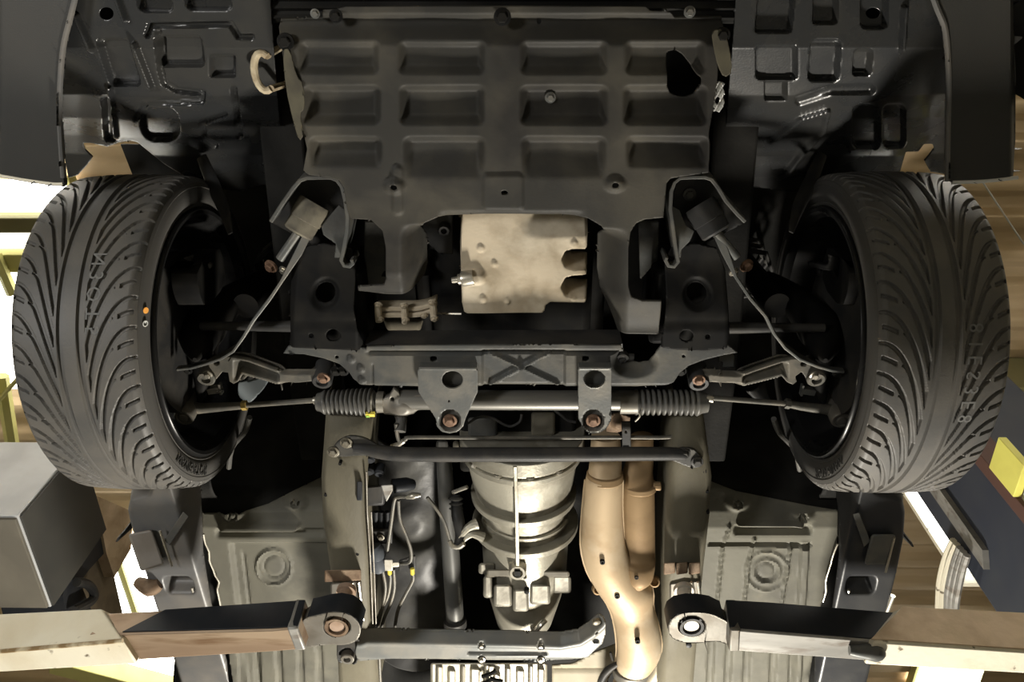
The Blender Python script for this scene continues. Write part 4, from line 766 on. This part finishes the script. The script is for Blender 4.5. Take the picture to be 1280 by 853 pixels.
# --- sills
SILD = mat('dark_sill', (.022, .023, .026), .38, spec=.4, c2=(.04, .04, .038), amt=.6, scale=8, bump=.1)  # darker right copy; the left sill's colour is lightened for the light on it
def sill(s):
    O = [(236, 608), (180, 612), (155, 618), (150, 640), (153, 655), (163, 690), (175, 728), (187, 766), (205, 815), (224, 880), (252, 940), (300, 940), (282, 830), (262, 760), (248, 700), (240, 650)] if s < 0 else [(1056, 604), (1100, 610), (1136, 618), (1141, 642), (1139, 676), (1130, 720), (1119, 764), (1106, 805), (1092, 860), (1070, 940), (1010, 940), (1022, 830), (1040, 770), (1052, 700), (1056, 650)]
    O = np.array(O, float)
    E = [tuple(p) for p in (O[1:11] if s < 0 else O[1:11])]
    def h(u, v):
        d = pld(u, v, E); x = (u-165-(v-650)*.30) if s < 0 else (1128-(v-650)*.22-u)
        f = .05*(1-sst(d, 0, 14))**2+.06*sst(x, 58, 78)
        f += .03*(1-sst(rrect(x, v, 16, 722, 52, 742, 6), -6, 2))
        return f
    q = M(); q.sheet(O, z=.195, h=h, cell=1.8); o = build('side_sill', q, SIL if s < 0 else SILD, car, 'dark scuffed sill with grey raised panel, brown scrape marks' if s < 0 else 'dark glossy sill with a framed grey raised panel', solid=.004, fix=False, sharp=60)
    W = lambda x, y, z: at(x, y, z)
    if s < 0: a = [(205, 676), (212, 682), (236, 646), (229, 640)]; c = [(160, 668), (190, 662), (206, 706), (176, 715)]; t = [(200, 664), (215, 708)]
    else: a = [(1066, 643), (1074, 641), (1088, 677), (1080, 684)]; c = [(1089, 668), (1120, 668), (1109, 706), (1080, 706)]; t = [(1118, 672), (1107, 716)]
    q = M(); q.hexa([W(*p, .185) for p in a]+[W(*p, .195) for p in a]); q_ = build('sill_strut', q, GRY, o, 'pale diagonal strap', bev=.001)
    q = M(); q.hexa([W(*p, .181) for p in c]+[W(*p, .21) for p in c]); build('sill_panel', q, GPL if s < 0 else GRY, o, 'smooth grey panel', bev=.006)
    q = M(); q.tube([W(*p, .181) for p in t], .0025, 8); build('panel_edge', q, CHR, o)
    tt = [(240, 735), (252, 772)] if s < 0 else [(1061, 738), (1055, 764)]
    q = M(); q.tube([W(*p, .20) for p in tt], .0035, 8); build('pinch_weld', q, CHR, o, 'bright pinch weld edge')
    if s < 0:
        q = M(); q.tube([at(172, 728, .20), at(188, 735, .185), at(200, 730, .19)], [.012, .02, .012], 10, 4); build('rust_patch', q, RUS, o, 'brown scraped patch')
    else:
        q = M(); q.tube([at(1116, 745, .2), at(1110, 760, .2), at(1104, 775, .2)], .006, 10); build('bright_scuff', q, CHR, o, 'bright scuff on the sill')
    b = [(242, 700), (232, 692), (226, 722), (240, 770), (256, 775)] if s < 0 else [(1062, 700), (1054, 690), (1048, 730), (1046, 770), (1058, 770)]
    q = M(); q.sheet(b, z=.23, cell=2); build('sill_inner', q, SIL, o, solid=.003, fix=False)
for s in SIDES: sill(s)
for s in SIDES:                               # dark strip between sill and floor
    q = M(); q.sheet([(200, 600), (262, 560), (290, 700), (330, 940), (230, 940)] if s < 0 else [(1090, 600), (1030, 560), (1010, 700), (970, 940), (1060, 940)], z=.40, cell=6, h=lambda u, v: .03*np.sin(v*.05)); build('outer_floor', q, BOD, car, solid=.003, fix=False)

# --- gearbox
def gsec(cx, v, hw, zb, ky=1.0, a0=-112, a1=112, n=31):
    c = at(cx, v, zb); R = hw*mpp(cx, v, zb); a = np.radians(np.linspace(a0, a1, n))
    return np.stack([c[0]+R*np.sin(a), np.full(n, c[1]), zb+R*ky*(1-np.cos(a))], 1)
secs = [(652, 586, 80, .205), (652, 608, 80, .205), (652, 610, 74, .213), (653, 640, 66, .222), (654, 661, 58, .228), (655, 664, 56, .236), (656, 700, 56, .240), (656, 720, 56, .240), (656, 748, 54, .242), (656, 772, 48, .248), (655, 800, 36, .262)]
q = M(); q.loft([gsec(*a) for a in secs]); gb = build('gearbox', q, ALU, car, 'pale cast aluminium gearbox with curved ribs', sharp=40)
def ring(a, b, ex, name, mt=ALU, lab=None, lim=112):
    q = M(); A = [gsec(a[0], a[1], a[2]+ex, a[3]-ex*.0016, 1, -lim, lim), gsec(b[0], b[1], b[2]+ex, b[3]-ex*.0016, 1, -lim, lim)]
    q.loft(A); return build(name, q, mt, gb, lab, bev=.002, sharp=50)
ring((652, 582, 82, .198), (652, 598, 82, .198), 2, 'bell_flange', lab='bright bell housing flange'); ring((652, 602, 80, .203), (652, 609, 80, .203), 1, 'bell_flange')
ring((654, 654, 61, .224), (654, 661, 60, .226), 9, 'casing_rib'); ring((656, 693, 58, .236), (656, 700, 58, .236), 12, 'casing_rib'); ring((656, 674, 57, .238), (656, 679, 57, .238), 3, 'casing_rib', lim=70)
for a in (-78, -50, -22, 8, 36, 64):
    c = at(652, 594, .198); R = 80*mpp(652, 594, .2); t = math.radians(a); bolt(gb, c+np.array([R*math.sin(t), .012, R*(1-math.cos(t))+.004]), (math.sin(t)*.4, .9, -.4), .006, CHR if a in (-50, 36) else ALU)
q = M(); q.loft([[at(x-2.3, v, z), at(x+2.3, v, z), at(x+2.3, v, z+.03), at(x-2.3, v, z+.03)] for x, v, z in ((644, 584, .192), (646, 640, .205), (647, 708, .215))]); build('centre_rib', q, ALU, gb, 'straight lengthwise rib', bev=.001)
q = M(); q.lathe(at(647, 716, .218), (0, -.15, -1), [(-.04, .022), (.0, .019), (.004, .017), (.004, .012), (-.002, .010)], 28); build('drain_boss', q, CHR, gb, 'bright drain plug ring')
q = M(); c = at(647, 716.5, .215); q.obox(c, (.0065, 0, 0), (0, .0065, 0), (0, 0, .003)); build('drain_socket', q, DRK, gb)
def block(x0, y0, x1, y1, z0, z1, mt, lab=None, sk=0, name='cast_boss', bev=.004, par=None):
    q = M(); q.hexa([at(x0, y0, z0), at(x1, y0+sk, z0), at(x1, y1+sk, z0), at(x0, y1, z0), at(x0, y0, z1), at(x1, y0+sk, z1), at(x1, y1+sk, z1), at(x0, y1, z1)]); return build(name, q, mt, par or gb, lab, bev=bev)
PADA = mat('casting_pad_alloy', (.19, .18, .15), .5, .3, c2=(.12, .11, .09), amt=.7, scale=25, bump=.2)
for a in ((617, 731, 640, 759, .234, .28), (641, 737, 661, 765, .226, .28), (662, 731, 688, 756, .236, .28), (604, 720, 616, 748, .252, .30), (690, 720, 714, 742, .266, .32), (598, 704, 620, 718, .262, .32)): block(*a, PADA, bev=.007, name='casting_pad')
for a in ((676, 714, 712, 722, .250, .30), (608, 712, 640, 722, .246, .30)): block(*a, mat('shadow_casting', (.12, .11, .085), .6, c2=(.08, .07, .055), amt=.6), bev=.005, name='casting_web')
q = M(); q.lathe(at(658.5, 740, .216), (0, 0, -1), [(-.01, .006), (.002, .006), (.003, .003)], 10); build('casing_hole', q, DRK, gb)
q = M(); q.tube([at(596, 655, .27), at(585, 660, .262), at(574, 672, .255)], [.014, .009, .007], 10, 4); q.tube([at(604, 672, .26), at(590, 668, .258), at(578, 676, .255)], [.012, .008, .006], 10, 4); build('shift_bracket', q, ALU, gb, 'short pale casting arms')
q = M(); q.tube([at(572, 685, .25), at(576, 668, .262), at(572, 645, .28), at(570, 622, .32)], [.010, .013, .014, .012], 14, 4); clu = build('slave_cylinder', q, STL, gb)
for v, r in ((624, .016), (630, .016), (636, .016)): q = M(); q.lathe(at(570, v, .30), (0, 1, -.4), [(-.002, r*.7), (0, r), (.002, r*.7)], 18); build('boot_rib', q, BOO, clu)
q = M(); q.tube([at(562, 676, .25), at(566, 683, .245), at(574, 684, .244), at(580, 680, .244)], .0055, 10, 4); build('banjo_fitting', q, CHR, clu, 'bright hose fitting')
q = M(); q.tube([at(566, 616, .30), at(584, 609, .29)], .0045, 10); build('bright_lever', q, CHR, gb, 'small bright lever')
# transmission pan behind the cross member
q = M(); q.hexa([at(538, 829, .235), at(684, 829, .235), at(684, 960, .235), at(538, 960, .235), at(538, 829, .34), at(684, 829, .34), at(684, 960, .34), at(538, 960, .34)]); tp = build('finned_case', q, mat('bright_alloy', (.55, .52, .44), .42, .5, c2=(.32, .29, .22), amt=.7, scale=14, bump=.2), gb, 'bright ribbed alloy case behind the grey cross member', bev=.006)
for k, (x, wd, y0, z) in enumerate(((546, 8, 833, .222), (560, 10, 838, .226), (577, 5, 832, .218), (588, 12, 836, .226), (606, 6, 831, .216), (617, 9, 842, .224), (632, 7, 835, .220), (645, 11, 838, .226), (661, 6, 832, .218), (672, 9, 836, .224))):
    q = M(); q.hexa([at(x, y0, z), at(x+wd, y0+1, z), at(x+wd-1, 960, z), at(x-1, 960, z), at(x, y0, .245), at(x+wd, y0, .245), at(x+wd-1, 960, .245), at(x-1, 960, .245)]); build('case_fin', q, tp.data.materials[0], tp, bev=.005)
for x0, y0, x1, y1 in ((603, 846, 620, 839), (602, 855, 618, 848), (612, 848, 628, 852)):
    q = M(); q.tube([at(x0, y0, .215), at((x0+x1)/2, (y0+y1)/2+1, .212), at(x1, y1, .215)], .005, 8, 3); build('dark_hose', q, DRK, tp)
# --- gearbox cross member
TOPE = [(448, 797), (456, 794), (500, 794.5), (580, 796), (640, 797), (700, 799), (722, 795), (736, 786), (747, 776)]
def xm_h(u, v):
    h = .018*(1-sst(pld(u, v, TOPE), 0, 9))-.004*(1-sst(np.abs(pld(u, v, TOPE)-10), 0, 5))
    h += .006*(1-sst(pld(u, v, [(586, 817), (682, 818)]), .6, 2.6))
    for x, y in ((602, 807.5), (602, 825), (676, 808), (676, 825)): h += .012*(1-sst(np.hypot(u-x, v-y), 3.2, 5))
    h += .010*sst(v, 822, 830)
    return h
q = M(); q.sheet(TOPE+[(752, 774), (757, 779), (757, 792), (753, 805), (744, 813), (735, 822), (715, 828), (690, 830), (600, 829.5), (540, 827), (490, 826), (470, 829), (448, 831), (444, 815)], [circ(746, 791, 2.2, 2.4, 10), circ(745, 802, 4, 3.2, 12)], z=.195, h=xm_h, cell=1.5)
xm = build('gearbox_cross_member', q, mat('member_grey', (.15, .155, .15), .45, .2, c2=(.21, .20, .175), amt=.7, scale=12, bump=.1), car, 'grey pressed cross member bolted under the gearbox tail', solid=.005, fix=False)
for x, y in ((602, 807.5), (602, 825), (676, 808), (676, 825)): bolt(xm, at(x, y, .203), (0, 0, -1), .0058, CHR)
q = M(); q.sheet([(421, 800), (430, 797), (449, 797), (450, 812), (447, 829), (440, 832), (428, 831), (421, 826)], z=.197, cell=1.5, sm=1, h=lambda u, v: .008*(1-sst(np.hypot(u-434.5, v-822), 9, 12))); build('mount_foot', q, STL, xm, solid=.006, fix=False)
q = M(); q.lathe(at(434.5, 822, .197), (0, 0, -1), [(-.01, .0165), (.006, .0165), (.008, .014), (.008, .009), (.002, .008), (.002, .002)], 28); build('mount_ring', q, PADS, xm, 'pale ring bolt')
q = M(); q.lathe(at(745.5, 777.5, .195), (.2, .2, -1), [(-.004, .009), (.004, .009), (.006, .006)], 16); build('mount_bolt', q, BOLT, xm)
q = M(); q.tube([at(672, 773, .27), at(665, 780, .26), at(668, 790, .25), at(676, 782, .25), at(682, 776, .26)], .006, 8, 3); build('bright_clip', q, CHR, xm, 'crumpled bright clip')

# --- exhaust: two downpipes joining
def pipe_px(C, zz, ky=.8, n=28):
    rings = []
    for (x, v, hw), z in zip(C, zz):
        c = at(x, v, z); R = hw*mpp(x, v, z); a = np.linspace(0, 2*np.pi, n, endpoint=False); rings.append(np.stack([c[0]+R*np.cos(a), np.full(n, c[1]), z+R*ky*np.sin(a)], 1))
    return rings
def smooth(C, k=5):
    C = np.array(C, float); t = np.arange(len(C)); tt = np.linspace(0, len(C)-1, (len(C)-1)*k+1)
    out = []
    for j in range(C.shape[1]):
        y = C[:, j]; m_ = np.gradient(y); i = np.clip(tt.astype(int), 0, len(C)-2); f = tt-i
        out.append((2*f**3-3*f**2+1)*y[i]+(f**3-2*f**2+f)*m_[i]+(-2*f**3+3*f**2)*y[i+1]+(f**3-f**2)*m_[i+1])
    return np.stack(out, 1)
A = smooth([(757, 545, 18, .30), (757, 575, 20, .27), (756, 592, 21, .255), (755, 600, 23, .25), (753, 640, 25, .24), (754, 680, 28, .23), (764, 710, 32, .225), (780, 735, 35, .225), (789, 760, 27.5, .22), (796, 785, 27.5, .21), (799, 810, 28, .205), (795, 828, 25, .205), (790, 842, 19, .21)])
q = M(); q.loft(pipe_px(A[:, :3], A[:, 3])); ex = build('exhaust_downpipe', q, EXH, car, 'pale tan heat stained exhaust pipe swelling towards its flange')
B = smooth([(803, 545, 14, .31), (800, 575, 17, .29), (797, 592, 19, .275), (797, 610, 21, .265), (798, 650, 20.5, .25), (800, 690, 19, .235), (800, 705, 19, .215), (800, 725, 15, .200), (798, 736, 6, .195)])
q = M(); q.loft(pipe_px(B[:, :3], B[:, 3], .75)); build('second_pipe', q, EXD, ex, 'darker brown pipe with a rounded tip')
for side in (-1, 1):
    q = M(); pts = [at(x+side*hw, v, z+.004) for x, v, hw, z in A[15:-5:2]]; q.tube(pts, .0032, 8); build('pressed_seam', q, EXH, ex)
q = M(); q.loft(pipe_px([(756, 591, 22.5), (756, 600, 23.5)], [.254, .25])); build('pipe_collar', q, EXD, ex, 'brown pipe collar', bev=.002)
q = M(); q.loft(pipe_px([(799, 604, 22), (799, 611, 22)], [.268, .265])); q.tube([at(816, 608, .262), at(826, 608, .262)], .010, 10); build('pipe_clamp', q, EXD, ex, 'brown pipe clamp', bev=.002)
for x, y, z, r in ((753, 703, .186, .0055), (771.5, 745.5, .176, .006), (795.5, 722, .187, .0045), (797, 802, .163, .006)):
    q = M(); q.lathe(at(x, y, z), (0, 0, -1), [(-.006, r), (.003, r), (.003, r*.5), (-.002, r*.4)], 14); build('rivet_hole', q, DRK, ex)
for x, y, rx in ((747.5, 738, 4.5), (818, 728.5, 4.5)): q = M(); c = at(x, y, .212); q.lathe(c, (.2 if x < 780 else -.2, -.4, -1), [(-.012, .012), (.0, .012), (.001, .009), (-.006, .007)], 18); build('seam_eye', q, EXD, ex)
q = M(); q.loft(pipe_px([(790, 836, 23), (788, 845, 22)], [.208, .208])); fl_ = build('pipe_flange', q, PADS, ex, 'grey pipe flange ring', bev=.002)
q = M(); q.tube([at(772, 830, .20), at(760, 838, .205), at(752, 850, .21), at(748, 868, .22)], [.006, .009, .009, .009], 12, 3); q.tube([at(766, 826, .205), at(763, 816, .21)], .003, 8); build('flange_bolt', q, STL, ex)
q = M(); q.tube([at(788, 848, .21), at(780, 880, .22), at(776, 940, .23)], [.035, .04, .04], 20, 3); build('rear_pipe', q, EXD, ex)
q = M(); q.tube([at(812, 770, .31), at(822, 800, .30), at(824, 826, .30), at(812, 850, .30), at(800, 900, .30)], [.02, .03, .032, .032, .032], 18, 4); build('outer_pipe', q, mat('grey_pipe', (.26, .23, .17), .5, .4, c2=(.16, .14, .1), amt=.7, scale=9), ex, 'grey brown pipe bending behind')
q = M(); q.sheet([(690, 832), (716, 830), (745, 815), (772, 805), (778, 820), (760, 850), (760, 940), (690, 940)], z=.31, cell=3, h=lambda u, v: .006*(1-sst(np.abs(v-838), 0, 3))); build('tunnel_plate', q, mat('tan_plate', (.30, .27, .20), .6, c2=(.22, .19, .14), amt=.6, scale=8), car, 'pale flat plate beside the exhaust', solid=.003, fix=False)

# --- steering column tube / steady rod on the left of the gearbox
q = M(); q.tube([at(554, 560, .36), at(558, 620, .335), at(564, 700, .31), at(569, 778, .29)], [.017, .019, .021, .022], 20, 3); st = build('long_tube', q, mat('dull_tube', (.115, .115, .11), .42, .4, c2=(.07, .068, .06), amt=.7, scale=8, aniso=(2, .4, 1)), car, 'dull grey tube running back beside the gearbox')
q = M(); q.lathe(at(569, 780, .288), (.02, 1, -.1), [(-.015, .020), (-.012, .028), (.006, .028), (.012, .024), (.02, .022), (.03, .012)], 24); build('tube_collar', q, STL, st)
# --- brake pipes, union and modulator
q = M(); q.hexa([at(456, 608, .24), at(482, 606, .24), at(481, 632, .24), at(458, 633, .24), at(456, 608, .30), at(482, 606, .30), at(481, 632, .30), at(458, 633, .30)]); br = build('fluid_reservoir', q, STL, car, bev=.006)
q = M(); q.hexa([at(476, 607, .232), at(491, 606, .232), at(491, 614, .232), at(483, 628, .232), at(476, 607, .25), at(491, 606, .25), at(491, 614, .25), at(483, 628, .25)]); build('plug_body', q, WGR, br, 'pale plug', bev=.002)
q = M(); q.hexa([at(446, 602, .205), at(453, 602, .205), at(453, 626, .205), at(446, 626, .205), at(446, 602, .23), at(453, 602, .23), at(453, 626, .23), at(446, 626, .23)]); build('rail_clip', q, BLK, br, bev=.002)
q = M(); q.tube([at(490, 608, .28), at(508, 606, .29), at(516, 606, .30)], [.016, .016, .012], 12); build('black_connector', q, BLK, br, bev=0)
q = M(); q.sheet([(460, 664), (490, 664), (490, 680), (460, 680)], z=.26, cell=2); bx = build('valve_bracket', q, STL, car, solid=.012, fix=False); bolt(bx, at(476, 672, .258), (0, 0, -1), .0055, BOLT)
for k in range(4): q = M(); q.tube([at(463+k*7, 640, .28), at(463+k*7, 660, .275)], .006, 8); build('cooling_rib', q, BLK, bx)
q = M(); q.lathe(at(468, 682, .25), (.1, 1, -.1), [(-.0, .014), (.01, .02), (.03, .021), (.034, .016), (.05, .02), (.064, .018), (.07, .012)], 20); build('corrugated_sleeve', q, mat('blue_grey_hose', (.09, .10, .115), .5), bx, 'blue grey rubber sleeve')
q = M(); q.hexa([at(480, 700, .235), at(491, 700, .235), at(491, 714, .235), at(480, 714, .235), at(480, 700, .255), at(491, 700, .255), at(491, 714, .255), at(480, 714, .255)]); q.hexa([at(478, 704, .238), at(499, 703, .238), at(499, 709, .238), at(478, 710, .238), at(478, 704, .252), at(499, 703, .252), at(499, 709, .252), at(478, 710, .252)]); un = build('pipe_union', q, mat('pale_union', (.50, .48, .42), .45, .4, c2=(.35, .32, .26), amt=.6, scale=40), car, 'pale metal brake pipe union block with yellow fittings', bev=.002)
q = M(); q.sheet([(499, 702), (519, 695), (520, 713), (516, 716), (498, 714)], z=.25, cell=2); build('union_bracket', q, STL, un, solid=.004, fix=False)
for x in (487, 515.5): q = M(); q.lathe(at(x, 715, .243), (0, 1, -.2), [(-.008, .005), (.006, .005), (.008, .003)], 10); build('yellow_fitting', q, YEL, un, 'yellow fitting')
for pts in ([(508, 621), (498, 622), (493, 626), (489, 655), (484, 690)], [(498, 626), (500, 650), (508, 670), (514, 690), (512, 703), (500, 705)], [(487, 716), (488, 725), (485, 745), (476, 765), (465, 790), (458, 812), (460, 900)], [(516, 716), (516, 726), (506, 745), (497, 765), (492, 795), (488, 812)], [(478, 712), (482, 735), (478, 760), (472, 785), (466, 812), (468, 900)], [(492, 712), (493, 735), (488, 755), (478, 780), (474, 812), (478, 900)], [(534, 622), (548, 640), (556, 655), (562, 675)]):
    q = M(); q.tube([at(x, y, .25) for x, y in pts], .0040, 8, 4); build('brake_pipe', q, ARM, un, 'thin pale brake pipe')
q = M(); q.tube([at(508, 622, .248), at(516, 620, .245), at(526, 619, .246)], [.004, .008, .004], 10, 2); build('hose_nut', q, CHR, un, 'bright hose nut')
for x, y in ((462, 575), (461, 590), (474, 592)):
    q = M(); q.lathe(at(x, y, .25), (0, .3, -1), [(-.02, .012), (0, .012), (.004, .008)], 12); build('harness_clip', q, BLK, br)
# engine rear face behind the rack
q = M(); q.hexa([at(575, 505, .33), at(720, 505, .33), at(720, 590, .30), at(575, 590, .30), at(575, 505, .5), at(720, 505, .5), at(720, 590, .5), at(575, 590, .5)]); er = build('engine_rear', q, DRK, car, bev=.01)
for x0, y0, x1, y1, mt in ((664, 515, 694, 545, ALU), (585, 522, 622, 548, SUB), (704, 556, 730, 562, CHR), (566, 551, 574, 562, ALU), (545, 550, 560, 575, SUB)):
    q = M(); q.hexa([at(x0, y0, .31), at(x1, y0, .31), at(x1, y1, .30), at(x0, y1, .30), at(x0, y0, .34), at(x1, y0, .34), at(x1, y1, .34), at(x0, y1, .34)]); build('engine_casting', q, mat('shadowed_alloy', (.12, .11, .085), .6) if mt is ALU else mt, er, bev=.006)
# ================================================================== the lift
def quad_tube(FT, FB, BB, zb):
    """box tube from image lines: front-top, front-bottom and back-bottom edges; two (or more) points each"""
    rings = []
    for ft, fb, bb in zip(FT, FB, BB):
        b = at(*fb, zb); k = at(*bb, zb); t = aty(*ft, b[1]); hh = t[2]-zb
        rings.append([b, k, k+np.array([0, 0, hh]), b+np.array([t[0]-b[0], 0, hh])])
    return rings
def arm_thing(s):
    lab = 'left lift arm, a cream painted sleeve with a brown rubbed inner bar' if s < 0 else 'right lift arm, a tan and cream sleeve with a worn grey inner bar, its shaded front coloured black'
    pl = at(420, 783, .10) if s < 0 else at(863, 784, .10)
    t = empty('lift_arm', (pl[0]+s*.5, pl[1], -.02), lab, 'lift arm', None)
    zi, zo = .045, .030
    if s < 0:
        inner = quad_tube([(130, 767), (207, 763), (340, 754), (382, 751)], [(110, 795), (152, 793), (340, 788), (372, 785.5)], [(120, 829), (170, 826), (340, 815.5), (382, 812)], zi)
        outer = quad_tube([(-160, 772), (0, 767.5), (126, 761)], [(-160, 822), (0, 812.5), (153, 799)], [(-160, 850), (0, 841), (171, 830.5)], zo)
    else:
        inner = quad_tube([(1170, 770), (1118, 767), (960, 754), (907, 751)], [(1140, 805), (1089, 801.5), (940, 789.5), (912, 787)], [(1140, 831), (1089, 827), (940, 816), (911, 813.5)], zi)
        outer = quad_tube([(1440, 775), (1280, 767.5), (1128, 760)], [(1440, 829), (1280, 815.5), (1090, 803)], [(1440, 855), (1280, 842.5), (1081, 831)], zo)
    ext = 1.795 if s < 0 else 1.515            # the sleeve runs on to its column
    outer[0] = [a_+(b_-a_)*((s*ext-a_[0])/(b_[0]-a_[0])) for a_, b_ in zip([np.array(p) for p in outer[1]], [np.array(p) for p in outer[0]])]
    q = M(); q.loft(inner); build('inner_arm', q, BRN if s < 0 else WGR, t, 'brown rubbed steel inner bar, its shaded front coloured dark' if s < 0 else 'worn grey inner bar, its shaded front coloured black', bev=.004)
    # thin black cover plate paints the shade on the inner bar's front face
    r0, r1 = inner[0], inner[-1]; off = np.array([0, -.003, 0]); q = M()
    q.loft([[r[0]+off+np.array([0, 0, .004]), r[0]+np.array([0, .001, .004]), r[3]+np.array([0, .001, -.001]), r[3]+off+np.array([0, 0, -.001])] for r in (inner if s > 0 else inner[1:])]); build('front_tone_plate', q, BLK, t, 'front face coloured black for its shade', bev=.001)
    q = M(); q.loft(outer); sl = build('outer_sleeve', q, CRM, t, 'spotted cream painted sleeve' if s < 0 else 'cream sleeve underside', bev=.004)
    if s > 0:
        q = M(); q.loft([[r[0]+off+np.array([0, 0, .006]), r[0]+np.array([0, .001, .006]), r[3]+np.array([0, .001, .0]), r[3]+off] for r in outer]); build('front_tone_plate', q, TANP, t, 'dirty tan front face of the sleeve', bev=.001)
    else:
        q = M(); q.tube([outer[0][0]+np.array([0, .004, -.001]), outer[1][0]+np.array([0, .004, -.001]), outer[2][0]+np.array([0, .004, -.001])], .0045, 8); build('dirt_seam', q, mat('brown_dirt', (.22, .15, .075), .8, c2=(.55, .48, .34), amt=.9, scale=30), t, 'brown dirt line along the sleeve edge')
    # end cap weld
    e = inner[-1]; q = M(); c = np.mean(e, 0); q.loft([[c+(p-c)*1.06 for p in e], [c+(p-c)*1.06+np.array([s*.022, 0, 0]) for p in e]]); build('end_weld', q, WGR if s < 0 else PADS, t, 'bright welded end band', bev=.004)
    if s > 0:
        e = inner[1]; q = M(); p = at(1094, 816, .03); q.tube([p+np.array([-.05, 0, .005]), p, p+np.array([.012, .0, .004])], [.010, .019, .012], 14, 3); build('weld_lump', q, GRY, t, 'rounded dark weld lump')
    # fork plate with its eye
    if s < 0:
        O = [(372, 782), (384, 772), (394, 770), (408, 766.5), (421, 765), (436, 768), (446, 775), (451.5, 786), (449, 798), (440, 805), (426, 807), (410, 806), (396, 808), (384, 810), (374, 806)]; hc = (421, 784)
    else:
        O = [(912, 781), (906, 776), (892, 769), (878, 766.5), (862, 766), (847, 769), (838, 776), (834.5, 786), (838, 797), (850, 803), (868, 805), (884, 803), (898, 802), (908, 806), (914, 803)]; hc = (864.5, 783.5)
    q = M(); q.sheet(O, [circ(*hc, 17.5, 13, 28)], z=.075, cell=1.6, sm=1); fp = build('fork_plate', q, PADS, t, 'grey steel eye plate at the arm tip', solid=.034, bev=.002, fix=False)
    q = M()
    Oa = np.array(O); k = slice(1, 8); rim = [at(x, y, .075)+np.array([0, -.001, .001]) for x, y in O[1:8]]
    q.loft([[p, p+np.array([0, .004, 0]), p+np.array([0, .004, .052]), p+np.array([0, 0, .052])] for p in rim]); build('plate_rim', q, BLK, t, 'black outer rim of the eye plate', bev=.001)
    # lifting pad screwed into the eye
    c = at(hc[0], hc[1], .075)
    pad = empty('lifting_pad', c, 'rusty screw pad in the eye of the left lift arm' if s < 0 else 'pale round screw pad in the eye of the right lift arm', 'lifting pad')
    mt = RUS if s < 0 else PADS; k = mpp(hc[0], hc[1], .075)
    q = M(); q.lathe(c, (0, 0, 1), [(-.004, 15.0*k), (-.004, 11.5*k), (-.001, 11*k), (.012, 10.5*k), (.012, 15.2*k), (.002, 15.4*k)], 36, caps=False); build('pad_collar', q, RUS if s < 0 else STL, pad, bev=0)
    q = M(); q.lathe(c, (0, 0, 1), [(-.0, 1e-4), (-.0, 9.2*k), (.002, 9.6*k), (.096, 9.6*k), (.096, 13*k), (.107, 13*k), (.107, 1e-4)], 36, caps=False); build('pad_screw', q, mat('pad_rust', (.34, .25, .19), .6, .2, c2=(.22, .15, .10), amt=.7, scale=26) if s < 0 else mat('pad_pale', (.52, .49, .43), .5, .2, c2=(.38, .34, .28), amt=.7, scale=20), pad)
    if s > 0:
        q = M(); q.lathe(at(861, 806.5, .08), (0, 0, -1), [(-.02, .006), (.003, .006), (.004, .003)], 12); build('stop_pin', q, BLK, t)
    return t
for s in SIDES: arm_thing(s)
# support that joins the pad arms to the black web in front
